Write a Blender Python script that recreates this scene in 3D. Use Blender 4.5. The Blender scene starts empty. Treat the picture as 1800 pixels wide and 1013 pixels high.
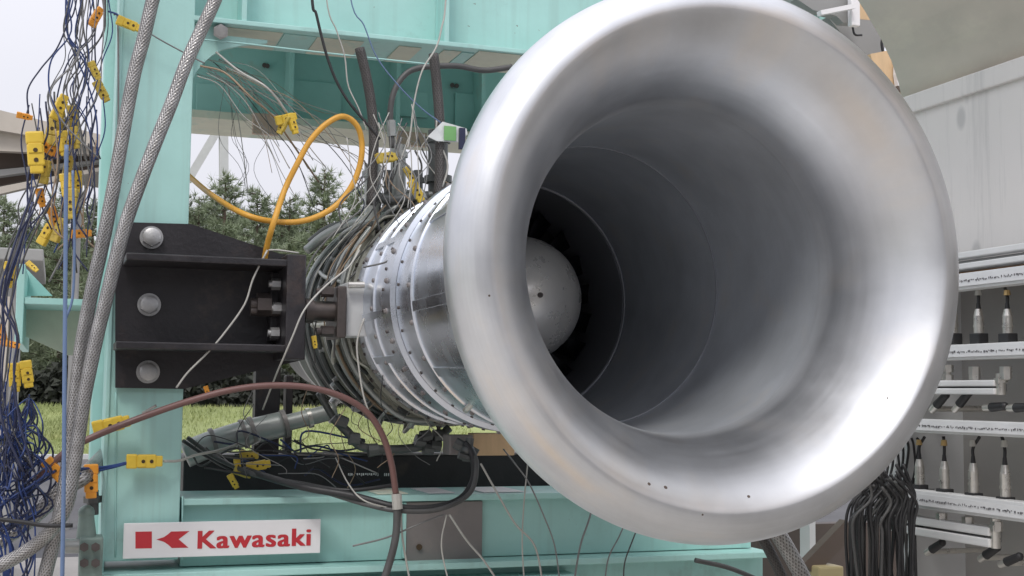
import bpy, bmesh, math, random
from mathutils import Vector, Matrix
random.seed(11)
S = bpy.context.scene
C = S.collection
H = 1.60                       # eye height of the photographer above the concrete, metres

# ------------------------------------------------------------------ camera
RGT = Vector((0.94372113, -0.33058289, 0.01026555))
UPV = Vector((-0.03660456, -0.07354782, 0.9966197))
FWD = Vector((0.32871041, 0.94090684, 0.08150947))
FPX = 2277.77                  # focal length in pixels of the 1800 px wide photograph
cam = bpy.data.cameras.new('camera')
cam.sensor_width = 36.0
cam.lens = 36.0 * FPX / 1800.0
cam.clip_start = 0.05
cam.clip_end = 600
camo = bpy.data.objects.new('camera', cam)
C.objects.link(camo)
M = Matrix((RGT, UPV, -FWD)).transposed().to_4x4()
M.translation = Vector((0, 0, H))
camo.matrix_world = M
S.camera = camo

# ------------------------------------------------------------------ overcast sky and soft sun
SUN_EL, SUN_AZ = 52.0, -150.0   # azimuth measured clockwise from +Y
w = bpy.data.worlds.new('World')
S.world = w
w.use_nodes = True
wn, wl = w.node_tree.nodes, w.node_tree.links
bg = wn['Background']
sky = wn.new('ShaderNodeTexSky')
sky.sky_type = 'NISHITA'
sky.sun_disc = False
sky.sun_elevation = math.radians(SUN_EL)
sky.sun_rotation = math.radians(SUN_AZ)
sky.dust_density = 4.0
# an overcast layer in front of the blue: pale at the horizon, brighter overhead
tc = wn.new('ShaderNodeTexCoord')
sp = wn.new('ShaderNodeSeparateXYZ')
wl.new(tc.outputs['Generated'], sp.inputs[0])
mr = wn.new('ShaderNodeMapRange')
mr.inputs[1].default_value = 0.0
mr.inputs[2].default_value = 1.0
mr.inputs[3].default_value = 5.4
mr.inputs[4].default_value = 11.0
wl.new(sp.outputs[2], mr.inputs[0])
nz = wn.new('ShaderNodeTexNoise')
nz.inputs['Scale'].default_value = 2.2
nz.inputs['Detail'].default_value = 4
nm = wn.new('ShaderNodeMapRange')
nm.inputs[3].default_value = 0.90
nm.inputs[4].default_value = 1.10
wl.new(nz.outputs[0], nm.inputs[0])
mm = wn.new('ShaderNodeMath')
mm.operation = 'MULTIPLY'
wl.new(mr.outputs[0], mm.inputs[0])
wl.new(nm.outputs[0], mm.inputs[1])
vs = wn.new('ShaderNodeVectorMath')
vs.operation = 'SCALE'
vs.inputs[0].default_value = (0.985, 0.985, 1.065)
wl.new(mm.outputs[0], vs.inputs['Scale'])
mx = wn.new('ShaderNodeMix')
mx.data_type = 'RGBA'
mx.inputs[0].default_value = 0.94
wl.new(sky.outputs[0], mx.inputs[6])
wl.new(vs.outputs[0], mx.inputs[7])
wl.new(mx.outputs[2], bg.inputs[0])
bg.inputs[1].default_value = 0.10
sun = bpy.data.lights.new('sun', 'SUN')
sun.energy = 1.1
sun.angle = math.radians(14)
sun.color = (1.0, 0.965, 0.91)
suno = bpy.data.objects.new('sun', sun)
C.objects.link(suno)
az, el = math.radians(SUN_AZ), math.radians(SUN_EL)
sd = Vector((math.sin(az) * math.cos(el), math.cos(az) * math.cos(el), math.sin(el)))
suno.rotation_euler = sd.to_track_quat('Z', 'Y').to_euler()
suno.location = (0, 0, 20)
S.view_settings.view_transform = 'Standard'
S.view_settings.look = 'None'
S.view_settings.exposure = 0.50
S.view_settings.gamma = 1.0
S.view_settings.use_curve_mapping = False
S.render.engine = 'CYCLES'
S.cycles.max_bounces = 8

# ------------------------------------------------------------------ helpers: survey points
def ray(x, y):
    return FWD + RGT * ((x - 900) / FPX) - UPV * ((y - 506.5) / FPX)
def P(x, y, Y):                 # the place seen at photo point x, y and standing at depth Y
    v = ray(x, y); v = v * (Y / v.y); v.z += H; return v
def PX(x, y, X):                # the same, on a wall at X
    v = ray(x, y); v = v * (X / v.x); v.z += H; return v
def PZ(x, y, z=0.0):            # the same, on level ground
    v = ray(x, y); v = v * ((z - H) / v.z); v.z += H; return v
AX, AZ = 0.9670, 0.2112 + H     # engine axis

# ------------------------------------------------------------------ helpers: materials
def mat(name, col, metal=0.0, rough=0.5, var=0.12, vscale=6.0, bump=0.0, bscale=60.0, col2=None, c2amt=0.5, c2scale=3.0, stretch=None, rvar=0.1, spec=0.5):
    m = bpy.data.materials.new(name)
    m.use_nodes = True
    n, l = m.node_tree.nodes, m.node_tree.links
    b = n['Principled BSDF']
    b.inputs['Metallic'].default_value = metal
    b.inputs['Specular IOR Level'].default_value = spec
    t = n.new('ShaderNodeTexCoord')
    mp = n.new('ShaderNodeMapping')
    if stretch: mp.inputs['Scale'].default_value = stretch
    l.new(t.outputs['Object'], mp.inputs[0])
    a = n.new('ShaderNodeTexNoise')
    a.inputs['Scale'].default_value = vscale; a.inputs['Detail'].default_value = 6; a.inputs['Roughness'].default_value = 0.62
    l.new(mp.outputs[0], a.inputs['Vector'])
    r = n.new('ShaderNodeMapRange')
    r.inputs[1].default_value = 0.25; r.inputs[2].default_value = 0.75
    r.inputs[3].default_value = 1 - var; r.inputs[4].default_value = 1 + var
    l.new(a.outputs[0], r.inputs[0])
    s = n.new('ShaderNodeVectorMath'); s.operation = 'SCALE'
    s.inputs[0].default_value = col
    l.new(r.outputs[0], s.inputs['Scale'])
    out = s.outputs[0]
    if col2:
        c = n.new('ShaderNodeTexNoise'); c.inputs['Scale'].default_value = c2scale; c.inputs['Detail'].default_value = 8; c.inputs['Roughness'].default_value = 0.7
        l.new(mp.outputs[0], c.inputs['Vector'])
        cr = n.new('ShaderNodeMapRange')
        cr.inputs[1].default_value = 1 - c2amt; cr.inputs[2].default_value = min(1, 1 - c2amt + 0.16)
        l.new(c.outputs[0], cr.inputs[0])
        x = n.new('ShaderNodeMix'); x.data_type = 'RGBA'
        l.new(cr.outputs[0], x.inputs[0]); l.new(out, x.inputs[6]); x.inputs[7].default_value = (*col2, 1)
        out = x.outputs[2]
    l.new(out, b.inputs['Base Color'])
    rr = n.new('ShaderNodeMapRange')
    rr.inputs[1].default_value = 0.3; rr.inputs[2].default_value = 0.7
    rr.inputs[3].default_value = max(0.02, rough - rvar); rr.inputs[4].default_value = min(1, rough + rvar)
    l.new(a.outputs[0], rr.inputs[0]); l.new(rr.outputs[0], b.inputs['Roughness'])
    if bump:
        e = n.new('ShaderNodeTexNoise'); e.inputs['Scale'].default_value = bscale; e.inputs['Detail'].default_value = 4
        l.new(mp.outputs[0], e.inputs['Vector'])
        u = n.new('ShaderNodeBump'); u.inputs['Strength'].default_value = bump; u.inputs['Distance'].default_value = 0.01
        l.new(e.outputs[0], u.inputs['Height']); l.new(u.outputs[0], b.inputs['Normal'])
    return m

def braid(name, ca, cb, rough=0.42, k=7.0, metal=0.85):      # woven steel sleeve: two families of strands in tube UV
    m = mat(name, ca, metal, rough)
    n, l = m.node_tree.nodes, m.node_tree.links
    b = n['Principled BSDF']
    t = n.new('ShaderNodeTexCoord'); q = n.new('ShaderNodeSeparateXYZ')
    l.new(t.outputs['UV'], q.inputs[0])
    def wave(sgn):
        a = n.new('ShaderNodeMath'); a.operation = 'MULTIPLY'; a.inputs[1].default_value = sgn * k * 0.55
        l.new(q.outputs[0], a.inputs[0])
        v = n.new('ShaderNodeMath'); v.operation = 'MULTIPLY_ADD'; v.inputs[1].default_value = k
        l.new(q.outputs[1], v.inputs[0]); l.new(a.outputs[0], v.inputs[2])
        s = n.new('ShaderNodeMath'); s.operation = 'MULTIPLY'; s.inputs[1].default_value = 2 * math.pi
        l.new(v.outputs[0], s.inputs[0])
        c = n.new('ShaderNodeMath'); c.operation = 'SINE'; l.new(s.outputs[0], c.inputs[0])
        return c
    h = n.new('ShaderNodeMath'); h.operation = 'MAXIMUM'
    l.new(wave(1).outputs[0], h.inputs[0]); l.new(wave(-1).outputs[0], h.inputs[1])
    mrr = n.new('ShaderNodeMapRange'); mrr.inputs[1].default_value = -0.9; mrr.inputs[2].default_value = 0.8
    l.new(h.outputs[0], mrr.inputs[0])
    nn = n.new('ShaderNodeTexNoise'); nn.inputs['Scale'].default_value = 30; nn.inputs['Detail'].default_value = 5
    l.new(t.outputs['Object'], nn.inputs['Vector'])
    nr = n.new('ShaderNodeMapRange'); nr.inputs[1].default_value = .3; nr.inputs[2].default_value = .7; nr.inputs[3].default_value = .55; nr.inputs[4].default_value = 1.1
    l.new(nn.outputs[0], nr.inputs[0])
    sx = n.new('ShaderNodeMapping'); sx.inputs['Scale'].default_value = (.12, 9, 1); l.new(t.outputs['UV'], sx.inputs[0])
    sn = n.new('ShaderNodeTexNoise'); sn.inputs['Scale'].default_value = 1.0; sn.inputs['Detail'].default_value = 3; l.new(sx.outputs[0], sn.inputs['Vector'])
    sr = n.new('ShaderNodeMapRange'); sr.inputs[1].default_value = .3; sr.inputs[2].default_value = .7; sr.inputs[3].default_value = .35; sr.inputs[4].default_value = 1.25
    l.new(sn.outputs[0], sr.inputs[0])
    nq = n.new('ShaderNodeMath'); nq.operation = 'MULTIPLY'; l.new(nr.outputs[0], nq.inputs[0]); l.new(sr.outputs[0], nq.inputs[1]); nr = nq
    f = n.new('ShaderNodeMath'); f.operation = 'MULTIPLY'; l.new(mrr.outputs[0], f.inputs[0]); l.new(nr.outputs[0], f.inputs[1])
    x = n.new('ShaderNodeMix'); x.data_type = 'RGBA'; x.inputs[6].default_value = (*cb, 1); x.inputs[7].default_value = (*ca, 1)
    l.new(f.outputs[0], x.inputs[0]); l.new(x.outputs[2], b.inputs['Base Color'])
    u = n.new('ShaderNodeBump'); u.inputs['Strength'].default_value = 0.35; u.inputs['Distance'].default_value = 0.003
    l.new(h.outputs[0], u.inputs['Height']); l.new(u.outputs[0], b.inputs['Normal'])
    return m

TEAL = mat('teal_paint', (0.375, 0.63, 0.595), 0, 0.42, 0.09, 4, 0.06, 40, (0.28, 0.45, 0.42), 0.40, 5)
def chips(m):                   # scattered chips of paint down to rusty steel
    n, l = m.node_tree.nodes, m.node_tree.links
    b = n['Principled BSDF']; src = b.inputs['Base Color'].links[0].from_socket
    t = n.new('ShaderNodeTexCoord'); v = n.new('ShaderNodeTexNoise'); v.inputs['Scale'].default_value = 38; v.inputs['Detail'].default_value = 5; v.inputs['Roughness'].default_value = .65
    l.new(t.outputs['Object'], v.inputs['Vector'])
    k = n.new('ShaderNodeMapRange'); k.inputs[1].default_value = .715; k.inputs[2].default_value = .73; l.new(v.outputs[0], k.inputs[0])
    x = n.new('ShaderNodeMix'); x.data_type = 'RGBA'; x.inputs[7].default_value = (.19, .15, .12, 1)
    l.new(k.outputs[0], x.inputs[0]); l.new(src, x.inputs[6])
    mp = n.new('ShaderNodeMapping'); mp.inputs['Scale'].default_value = (34, 34, 1.3); l.new(t.outputs['Object'], mp.inputs[0])
    d = n.new('ShaderNodeTexNoise'); d.inputs['Scale'].default_value = 1; d.inputs['Detail'].default_value = 5; l.new(mp.outputs[0], d.inputs['Vector'])
    dr = n.new('ShaderNodeMapRange'); dr.inputs[1].default_value = .55; dr.inputs[2].default_value = .8; dr.inputs[4].default_value = .45; l.new(d.outputs[0], dr.inputs[0])
    y = n.new('ShaderNodeMix'); y.data_type = 'RGBA'; y.inputs[7].default_value = (.27, .40, .37, 1)
    l.new(dr.outputs[0], y.inputs[0]); l.new(x.outputs[2], y.inputs[6]); l.new(y.outputs[2], b.inputs['Base Color'])
chips(TEAL)
TEALB = mat('teal_paint_weathered', (0.34, 0.585, 0.555), 0, 0.5, 0.12, 4, 0.06, 40, (0.40, 0.42, 0.36), 0.40, 4)
PRIMER = mat('bare_primer', (0.60, 0.60, 0.50), 0, 0.6, 0.12, 12, 0.04, 40, (0.36, 0.50, 0.45), 0.46, 9)
PEACH = mat('pink_primer', (0.46, 0.33, 0.26), 0, 0.6, 0.12, 12)
BLACK = mat('black_steel', (0.019, 0.017, 0.020), 0.0, 0.42, 0.25, 14, 0.10, 90, (0.052, 0.038, 0.034), 0.44, 9)
PLATE = mat('grey_steel_plate', (0.235, 0.215, 0.21), 0.3, 0.55, 0.12, 9, 0.05, 80, (0.29, 0.25, 0.235), 0.45, 6)
ZINC = mat('zinc_bolt', (0.42, 0.42, 0.42), 0.75, 0.46, 0.14, 60, 0.08, 300)
DARKB = mat('dark_bolt', (0.10, 0.085, 0.08), 0.6, 0.5, 0.2, 60)
CASE = mat('casing_aluminium', (0.70, 0.74, 0.81), 1.0, 0.30, 0.12, 5, 0.02, 50, (0.56, 0.59, 0.61), 0.42, 6)
SPIN = mat('spinner_paint', (0.88, 0.86, 0.82), 0.45, 0.32, 0.04, 16, 0.03, 60, (0.80, 0.78, 0.74), 0.42, 22)
FDUCT = mat('fan_duct_shaded', (0.34, 0.35, 0.38), 0.5, 0.42)  # duct tone darkened near the fan; the falloff of shade is in the colour
BLADE = mat('fan_blade_shade', (0.010, 0.010, 0.014), 0.2, 0.55)  # near-black: the deep shade of the duct is put into the blade colour
OLIVE = mat('olive_casing', (0.46, 0.455, 0.395), 0.6, 0.45, 0.2, 8, 0.05, 60, (0.26, 0.265, 0.24), 0.48, 7)
GREYP = mat('grey_pipe', (0.36, 0.375, 0.365), 0.5, 0.42, 0.18, 10)
DKPIPE = mat('dark_pipe', (0.10, 0.105, 0.105), 0.4, 0.42, 0.2, 10)
RUB = mat('black_rubber', (0.022, 0.022, 0.024), 0, 0.5, 0.2, 20)
RUBG = mat('grey_rubber', (0.075, 0.075, 0.075), 0, 0.5, 0.2, 20)
YEL = mat('yellow_plastic', (0.68, 0.475, 0.05), 0, 0.42, 0.10, 30, 0, 60, (0.56, 0.36, 0.04), 0.36, 30)
YDL = mat('dull_yellow_plastic', (0.50, 0.37, 0.06), 0, 0.5, 0.16, 30)
ORA = mat('orange_plastic', (0.72, 0.30, 0.03), 0, 0.42, 0.12, 30)
HOLE = mat('dark_hole', (0.05, 0.03, 0.012), 0, 0.7)
YHOSE = mat('orange_yellow_hose', (0.66, 0.34, 0.045), 0, 0.42, 0.12, 12, 0, 60, (0.42, 0.24, 0.07), 0.4, 9)
BHOSE = mat('reddish_brown_hose', (0.145, 0.074, 0.066), 0, 0.42, 0.14, 12)
WBLUE = mat('dark_blue_wire', (0.020, 0.045, 0.165), 0, 0.45, 0.25, 5)
WNAVY = mat('navy_wire', (0.022, 0.028, 0.07), 0, 0.45, 0.25, 5)
WLBL = mat('light_blue_tube', (0.12, 0.18, 0.31), 0, 0.42, 0.12, 5)
WGREY = mat('grey_wire', (0.20, 0.20, 0.20), 0.2, 0.45, 0.25, 5)
WPALE = mat('pale_wire', (0.42, 0.41, 0.38), 0.1, 0.45, 0.15, 5)
WTAN = mat('tan_wire', (0.30, 0.22, 0.15), 0.1, 0.5, 0.15, 5)
BRAID = braid('steel_braid', (0.48, 0.47, 0.465), (0.11, 0.105, 0.10), 0.36, 15.0, 0.75)
CORR = braid('black_braid', (0.105, 0.098, 0.095), (0.045, 0.042, 0.042), 0.5, 12, 0.3)
WHITE = mat('white_plate', (0.76, 0.755, 0.77), 0, 0.4, 0.04, 8)
RED = mat('red_print', (0.50, 0.028, 0.04), 0, 0.42, 0.05, 20)
PALU = mat('extruded_aluminium', (0.74, 0.745, 0.75), 0.15, 0.42, 0.07, 8)
STRIP = mat('label_strip', (0.72, 0.73, 0.745), 0, 0.45, 0.05, 20)
INK = mat('black_print', (0.13, 0.13, 0.14), 0, 0.6)
STEEL = mat('stainless_fitting', (0.60, 0.58, 0.54), 0.8, 0.33, 0.12, 50)
BRASS = mat('brass_fitting', (0.52, 0.36, 0.16), 0.8, 0.4, 0.1, 50)
BOARD = mat('grey_board', (0.35, 0.34, 0.325), 0.2, 0.55, 0.10, 3, 0.02, 30, (0.31, 0.31, 0.30), 0.42, 4)
WOOD = mat('brown_wood', (0.34, 0.19, 0.10), 0, 0.6, 0.25, 14, 0.1, 40, None, .5, 3, (6, .6, 6))
TAN = mat('tan_wood', (0.62, 0.44, 0.26), 0, 0.6, 0.15, 8, 0.05, 40, None, .5, 3, (4, 4, .6))
CREAM = mat('cream_plastic', (0.36, 0.30, 0.16), 0, 0.5, 0.08, 8)
LGREY = mat('pale_grey_paint', (0.52, 0.53, 0.535), 0, 0.5, 0.08, 4)
MGREY = mat('mid_grey_paint', (0.27, 0.27, 0.265), 0, 0.5, 0.12, 4)
DBROWN = mat('dark_brown_steel', (0.10, 0.075, 0.062), 0, 0.6, 0.2, 3)
BEIGE = mat('beige_steel', (0.45, 0.41, 0.36), 0, 0.6, 0.12, 2)
GREEN = mat('green_tag', (0.16, 0.36, 0.13), 0, 0.5, 0.1, 20)
CLEAR = mat('clear_tape', (0.66, 0.68, 0.68), 0, 0.25, 0.1, 40)
BARK = mat('pine_bark', (0.085, 0.06, 0.045), 0, 0.9, 0.3, 6, 0.3, 20)
NEED = mat('pine_needles', (0.22, 0.265, 0.17), 0, 0.7, 0.35, 0.9, 0, 60, (0.23, 0.26, 0.17), 0.5, 1.2)
HEDGE = mat('hedge_leaves', (0.030, 0.034, 0.026), 0, 0.85, 0.35, 1.2)
GRASS = mat('grass_blades', (0.28, 0.325, 0.13), 0, 0.8, 0.30, 0.5, 0, 60, (0.38, 0.38, 0.16), 0.48, .35)
LAWN = mat('lawn_soil', (0.25, 0.29, 0.115), 0, 0.95, 0.25, 0.4, 0.3, 8, (0.27, 0.30, 0.11), 0.48, .3)
ASPH = mat('asphalt', (0.13, 0.13, 0.135), 0, 0.95, 0.15, 0.7, 0.25, 60, spec=0.05)
CONC = mat('concrete', (0.44, 0.42, 0.39), 0, 0.9, 0.12, 0.8, 0.15, 40, (0.34, 0.32, 0.30), 0.42, .6, spec=0.15)

def spun(name, col, rough, metal, blend=None):    # turned metal: fine rings round the engine axis, mottled in broad and blotchy tones; blend = (Y0, Y1, lining colour)
    m = mat(name, col, metal, rough)
    n, l = m.node_tree.nodes, m.node_tree.links
    b = n['Principled BSDF']
    t = n.new('ShaderNodeTexCoord'); q = n.new('ShaderNodeSeparateXYZ'); l.new(t.outputs['Object'], q.inputs[0])
    def mth(op, a, b_=None, c=None):
        o = n.new('ShaderNodeMath'); o.operation = op
        for i, v in enumerate((a, b_, c)):
            if v is None: continue
            if isinstance(v, (int, float)): o.inputs[i].default_value = v
            else: l.new(v, o.inputs[i])
        return o.outputs[0]
    dx, dz = mth('SUBTRACT', q.outputs[0], AX), mth('SUBTRACT', q.outputs[2], AZ)
    ang = mth('ARCTAN2', dx, dz); rad = mth('SQRT', mth('ADD', mth('MULTIPLY', dx, dx), mth('MULTIPLY', dz, dz)))
    pos = mth('ADD', rad, q.outputs[1])
    cv = n.new('ShaderNodeCombineXYZ'); l.new(mth('MULTIPLY', pos, 260.0), cv.inputs[0]); l.new(mth('MULTIPLY', mth('SINE', ang), 1.6), cv.inputs[1]); l.new(mth('MULTIPLY', mth('COSINE', ang), 1.6), cv.inputs[2])
    fine = n.new('ShaderNodeTexNoise'); fine.inputs['Scale'].default_value = 1.0; fine.inputs['Detail'].default_value = 3; l.new(cv.outputs[0], fine.inputs['Vector'])
    cw = n.new('ShaderNodeCombineXYZ'); l.new(mth('MULTIPLY', pos, 14.0), cw.inputs[0]); l.new(mth('MULTIPLY', mth('SINE', ang), 3.0), cw.inputs[1]); l.new(mth('MULTIPLY', mth('COSINE', ang), 3.0), cw.inputs[2])
    broad = n.new('ShaderNodeTexNoise'); broad.inputs['Scale'].default_value = 1.0; broad.inputs['Detail'].default_value = 5; l.new(cw.outputs[0], broad.inputs['Vector'])
    blot = n.new('ShaderNodeTexNoise'); blot.inputs['Scale'].default_value = 7.0; blot.inputs['Detail'].default_value = 6; blot.inputs['Roughness'].default_value = .6; l.new(t.outputs['Object'], blot.inputs['Vector'])
    def rng(src, a, b_, lo=.3, hi=.7):
        o = n.new('ShaderNodeMapRange'); o.inputs[1].default_value = lo; o.inputs[2].default_value = hi; o.inputs[3].default_value = a; o.inputs[4].default_value = b_; l.new(src, o.inputs[0]); return o.outputs[0]
    tone = mth('MULTIPLY', mth('MULTIPLY', rng(fine.outputs[0], .975, 1.02), rng(broad.outputs[0], .91, 1.05)), rng(blot.outputs[0], .90, 1.06))
    sc = n.new('ShaderNodeVectorMath'); sc.operation = 'SCALE'; l.new(tone, sc.inputs['Scale'])
    if blend:
        x = n.new('ShaderNodeMix'); x.data_type = 'RGBA'; x.inputs[6].default_value = (*col, 1); x.inputs[7].default_value = (*blend[2], 1)
        bf = rng(q.outputs[1], 0, 1, blend[0], blend[1])
        l.new(bf, x.inputs[0]); l.new(x.outputs[2], sc.inputs[0]); l.new(mth('MULTIPLY_ADD', bf, blend[3] - metal, metal), b.inputs['Metallic'])
    else: sc.inputs[0].default_value = col
    wm = n.new('ShaderNodeMix'); wm.data_type = 'RGBA'; wm.blend_type = 'MULTIPLY'; wm.inputs[7].default_value = (1.0, .95, .89, 1)
    l.new(rng(broad.outputs[0], 0, .8, .54, .72), wm.inputs[0]); l.new(sc.outputs[0], wm.inputs[6]); l.new(wm.outputs[2], b.inputs['Base Color'])
    l.new(mth('ADD', rng(fine.outputs[0], rough - .02, rough + .02), rng(blot.outputs[0], -.05, .05)), b.inputs['Roughness'])
    u = n.new('ShaderNodeBump'); u.inputs['Strength'].default_value = .025; u.inputs['Distance'].default_value = .001; l.new(fine.outputs[0], u.inputs['Height']); l.new(u.outputs[0], b.inputs['Normal'])
    return m
ALU = DUCT = spun('spun_aluminium', (0.70, 0.715, 0.74), 0.40, 0.95, (1.900, 1.945, (0.52, 0.55, 0.59), 0.40))

def wallmat():                  # weathered metal sheet with soft round drip stains
    m = mat('stained_sheet_metal', (0.74, 0.715, 0.69), 0.0, 0.46, 0.06, 2.2, 0.02, 30, (0.62, 0.60, 0.58), 0.40, 3.0, (1, 1, .5))
    n, l = m.node_tree.nodes, m.node_tree.links
    b = n['Principled BSDF']
    src = b.inputs['Base Color'].links[0].from_socket
    t = n.new('ShaderNodeTexCoord'); mp = n.new('ShaderNodeMapping'); mp.inputs['Scale'].default_value = (1, 19, 11)
    l.new(t.outputs['Object'], mp.inputs[0])
    v = n.new('ShaderNodeTexVoronoi'); v.inputs['Scale'].default_value = 1.0; l.new(mp.outputs[0], v.inputs['Vector'])
    sz = n.new('ShaderNodeSeparateColor'); l.new(v.outputs['Color'], sz.inputs[0])
    th = n.new('ShaderNodeMapRange'); th.inputs[1].default_value = 0.15; th.inputs[2].default_value = 1.0; th.inputs[3].default_value = 0.0; th.inputs[4].default_value = 0.34
    l.new(sz.outputs[0], th.inputs[0])
    d = n.new('ShaderNodeMath'); d.operation = 'SUBTRACT'; l.new(th.outputs[0], d.inputs[0]); l.new(v.outputs['Distance'], d.inputs[1])
    e = n.new('ShaderNodeMapRange'); e.inputs[1].default_value = -0.06; e.inputs[2].default_value = 0.10; e.inputs[4].default_value = 0.50
    l.new(d.outputs[0], e.inputs[0])
    x = n.new('ShaderNodeMix'); x.data_type = 'RGBA'; x.inputs[7].default_value = (0.36, 0.36, 0.36, 1)
    l.new(e.outputs[0], x.inputs[0]); l.new(src, x.inputs[6])
    m2 = n.new('ShaderNodeMapping'); m2.inputs['Scale'].default_value = (1, 26, 1.6); l.new(t.outputs['Object'], m2.inputs[0])
    s2 = n.new('ShaderNodeTexNoise'); s2.inputs['Scale'].default_value = 1.0; s2.inputs['Detail'].default_value = 6; s2.inputs['Roughness'].default_value = .7; l.new(m2.outputs[0], s2.inputs['Vector'])
    r2 = n.new('ShaderNodeMapRange'); r2.inputs[1].default_value = .52; r2.inputs[2].default_value = .75; r2.inputs[4].default_value = .6; l.new(s2.outputs[0], r2.inputs[0])
    y = n.new('ShaderNodeMix'); y.data_type = 'RGBA'; y.inputs[7].default_value = (.46, .45, .44, 1)
    l.new(r2.outputs[0], y.inputs[0]); l.new(x.outputs[2], y.inputs[6]); l.new(y.outputs[2], b.inputs['Base Color'])
    return m
WALL = wallmat()
SOFF = mat('brown_grey_sheet_metal', (0.80, 0.695, 0.61), 0.4, 0.38, 0.18, 2.4, 0.05, 12, (0.92, 0.82, 0.70), 0.48, 4.5, (1, .6, 1))

# ------------------------------------------------------------------ helpers: objects
def put(o, parent=None, label=None, cat=None, group=None, kind=None):
    if o.name not in C.objects: C.objects.link(o)
    if parent is not None:
        o.parent = parent
        o.matrix_parent_inverse = parent.matrix_world.inverted() if parent.type != 'EMPTY' else Matrix.Translation(-parent.location) if parent.rotation_euler == parent.rotation_euler.__class__((0, 0, 0)) else parent.matrix_basis.inverted()
    if label: o['label'] = label
    if cat: o['category'] = cat
    if group: o['group'] = group
    if kind: o['kind'] = kind
    return o
def empty(name, loc, label, cat, group=None):
    o = bpy.data.objects.new(name, None); o.location = loc; o.empty_display_size = 0.05
    return put(o, None, label, cat, group)
class MB:
    def __init__(s): s.bm = bmesh.new(); s.uv = None
    def box(s, c, d, rot=None, bev=0.0):
        r = bmesh.ops.create_cube(s.bm, size=1.0)
        vs = r['verts']
        bmesh.ops.scale(s.bm, vec=d, verts=vs)
        if bev:
            es = list({e for v in vs for e in v.link_edges})
            g = bmesh.ops.bevel(s.bm, geom=es, offset=bev, segments=2, profile=0.6, affect='EDGES')
            vs = list({v for f in g['faces'] for v in f.verts} | {v for v in vs if v.is_valid})
            vs = [v for v in vs if v.is_valid]
        mt = Matrix.Translation(c) @ (rot.to_4x4() if rot else Matrix())
        bmesh.ops.transform(s.bm, matrix=mt, verts=vs)
        return s
    def cyl(s, a, b, r, r2=None, n=16, cap=True):
        a, b = Vector(a), Vector(b); d = b - a
        q = d.to_track_quat('Z', 'Y').to_matrix().to_4x4()
        bmesh.ops.create_cone(s.bm, cap_ends=cap, segments=n, radius1=r, radius2=r if r2 is None else r2, depth=d.length, matrix=Matrix.Translation((a + b) / 2) @ q)
        return s
    def ball(s, c, r, sc=(1, 1, 1), n=12):
        bmesh.ops.create_uvsphere(s.bm, u_segments=n, v_segments=n // 2 + 1, radius=r, matrix=Matrix.Translation(c) @ Matrix.Diagonal((*sc, 1)))
        return s
    def poly(s, pts, ext):      # closed outline swept along ext
        v1 = [s.bm.verts.new(p) for p in pts]; v2 = [s.bm.verts.new(Vector(p) + Vector(ext)) for p in pts]
        s.bm.faces.new(v1); s.bm.faces.new(v2[::-1]); k = len(pts)
        for i in range(k): s.bm.faces.new((v1[i], v2[i], v2[(i + 1) % k], v1[(i + 1) % k]))
        return s
    def lathe(s, prof, n=96, ax=None, closed=False):      # prof: (Y, r) round the engine axis
        X0, Z0 = ax or (AX, AZ)
        rings = []
        for (y, r) in prof:
            if r < 1e-5: rings.append([s.bm.verts.new((X0, y, Z0))])
            else: rings.append([s.bm.verts.new((X0 + r * math.sin(2 * math.pi * i / n), y, Z0 + r * math.cos(2 * math.pi * i / n))) for i in range(n)])
        ps = list(zip(rings, rings[1:])) + ([(rings[-1], rings[0])] if closed else [])
        for a, b in ps:
            for i in range(n):
                j = (i + 1) % n
                if len(a) == 1: s.bm.faces.new((a[0], b[j], b[i]))
                elif len(b) == 1: s.bm.faces.new((a[i], a[j], b[0]))
                else: s.bm.faces.new((a[i], a[j], b[j], b[i]))
        return s
    def build(s, name, m, parent=None, smooth=0.0, **kw):
        bmesh.ops.recalc_face_normals(s.bm, faces=s.bm.faces)
        me = bpy.data.meshes.new(name); s.bm.to_mesh(me); s.bm.free()
        me.materials.append(m)
        if smooth:
            for p in me.polygons: p.use_smooth = True
            try: me.set_sharp_from_angle(angle=math.radians(smooth))
            except Exception: pass
        return put(bpy.data.objects.new(name, me), parent, **kw)
def spline(pts, k):
    pts = [Vector(p) for p in pts]
    if len(pts) < 3: return [pts[0].lerp(pts[1], i / 4) for i in range(5)]
    q = [pts[0] * 2 - pts[1]] + pts + [pts[-1] * 2 - pts[-2]]
    out = []
    for i in range(1, len(q) - 2):
        a, b, c, d = q[i - 1:i + 3]
        for j in range(k):
            t = j / k
            out.append(0.5 * ((2 * b) + (c - a) * t + (2 * a - 5 * b + 4 * c - d) * t * t + (3 * b - a - 3 * c + d) * t ** 3))
    out.append(pts[-1]); return out
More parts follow.
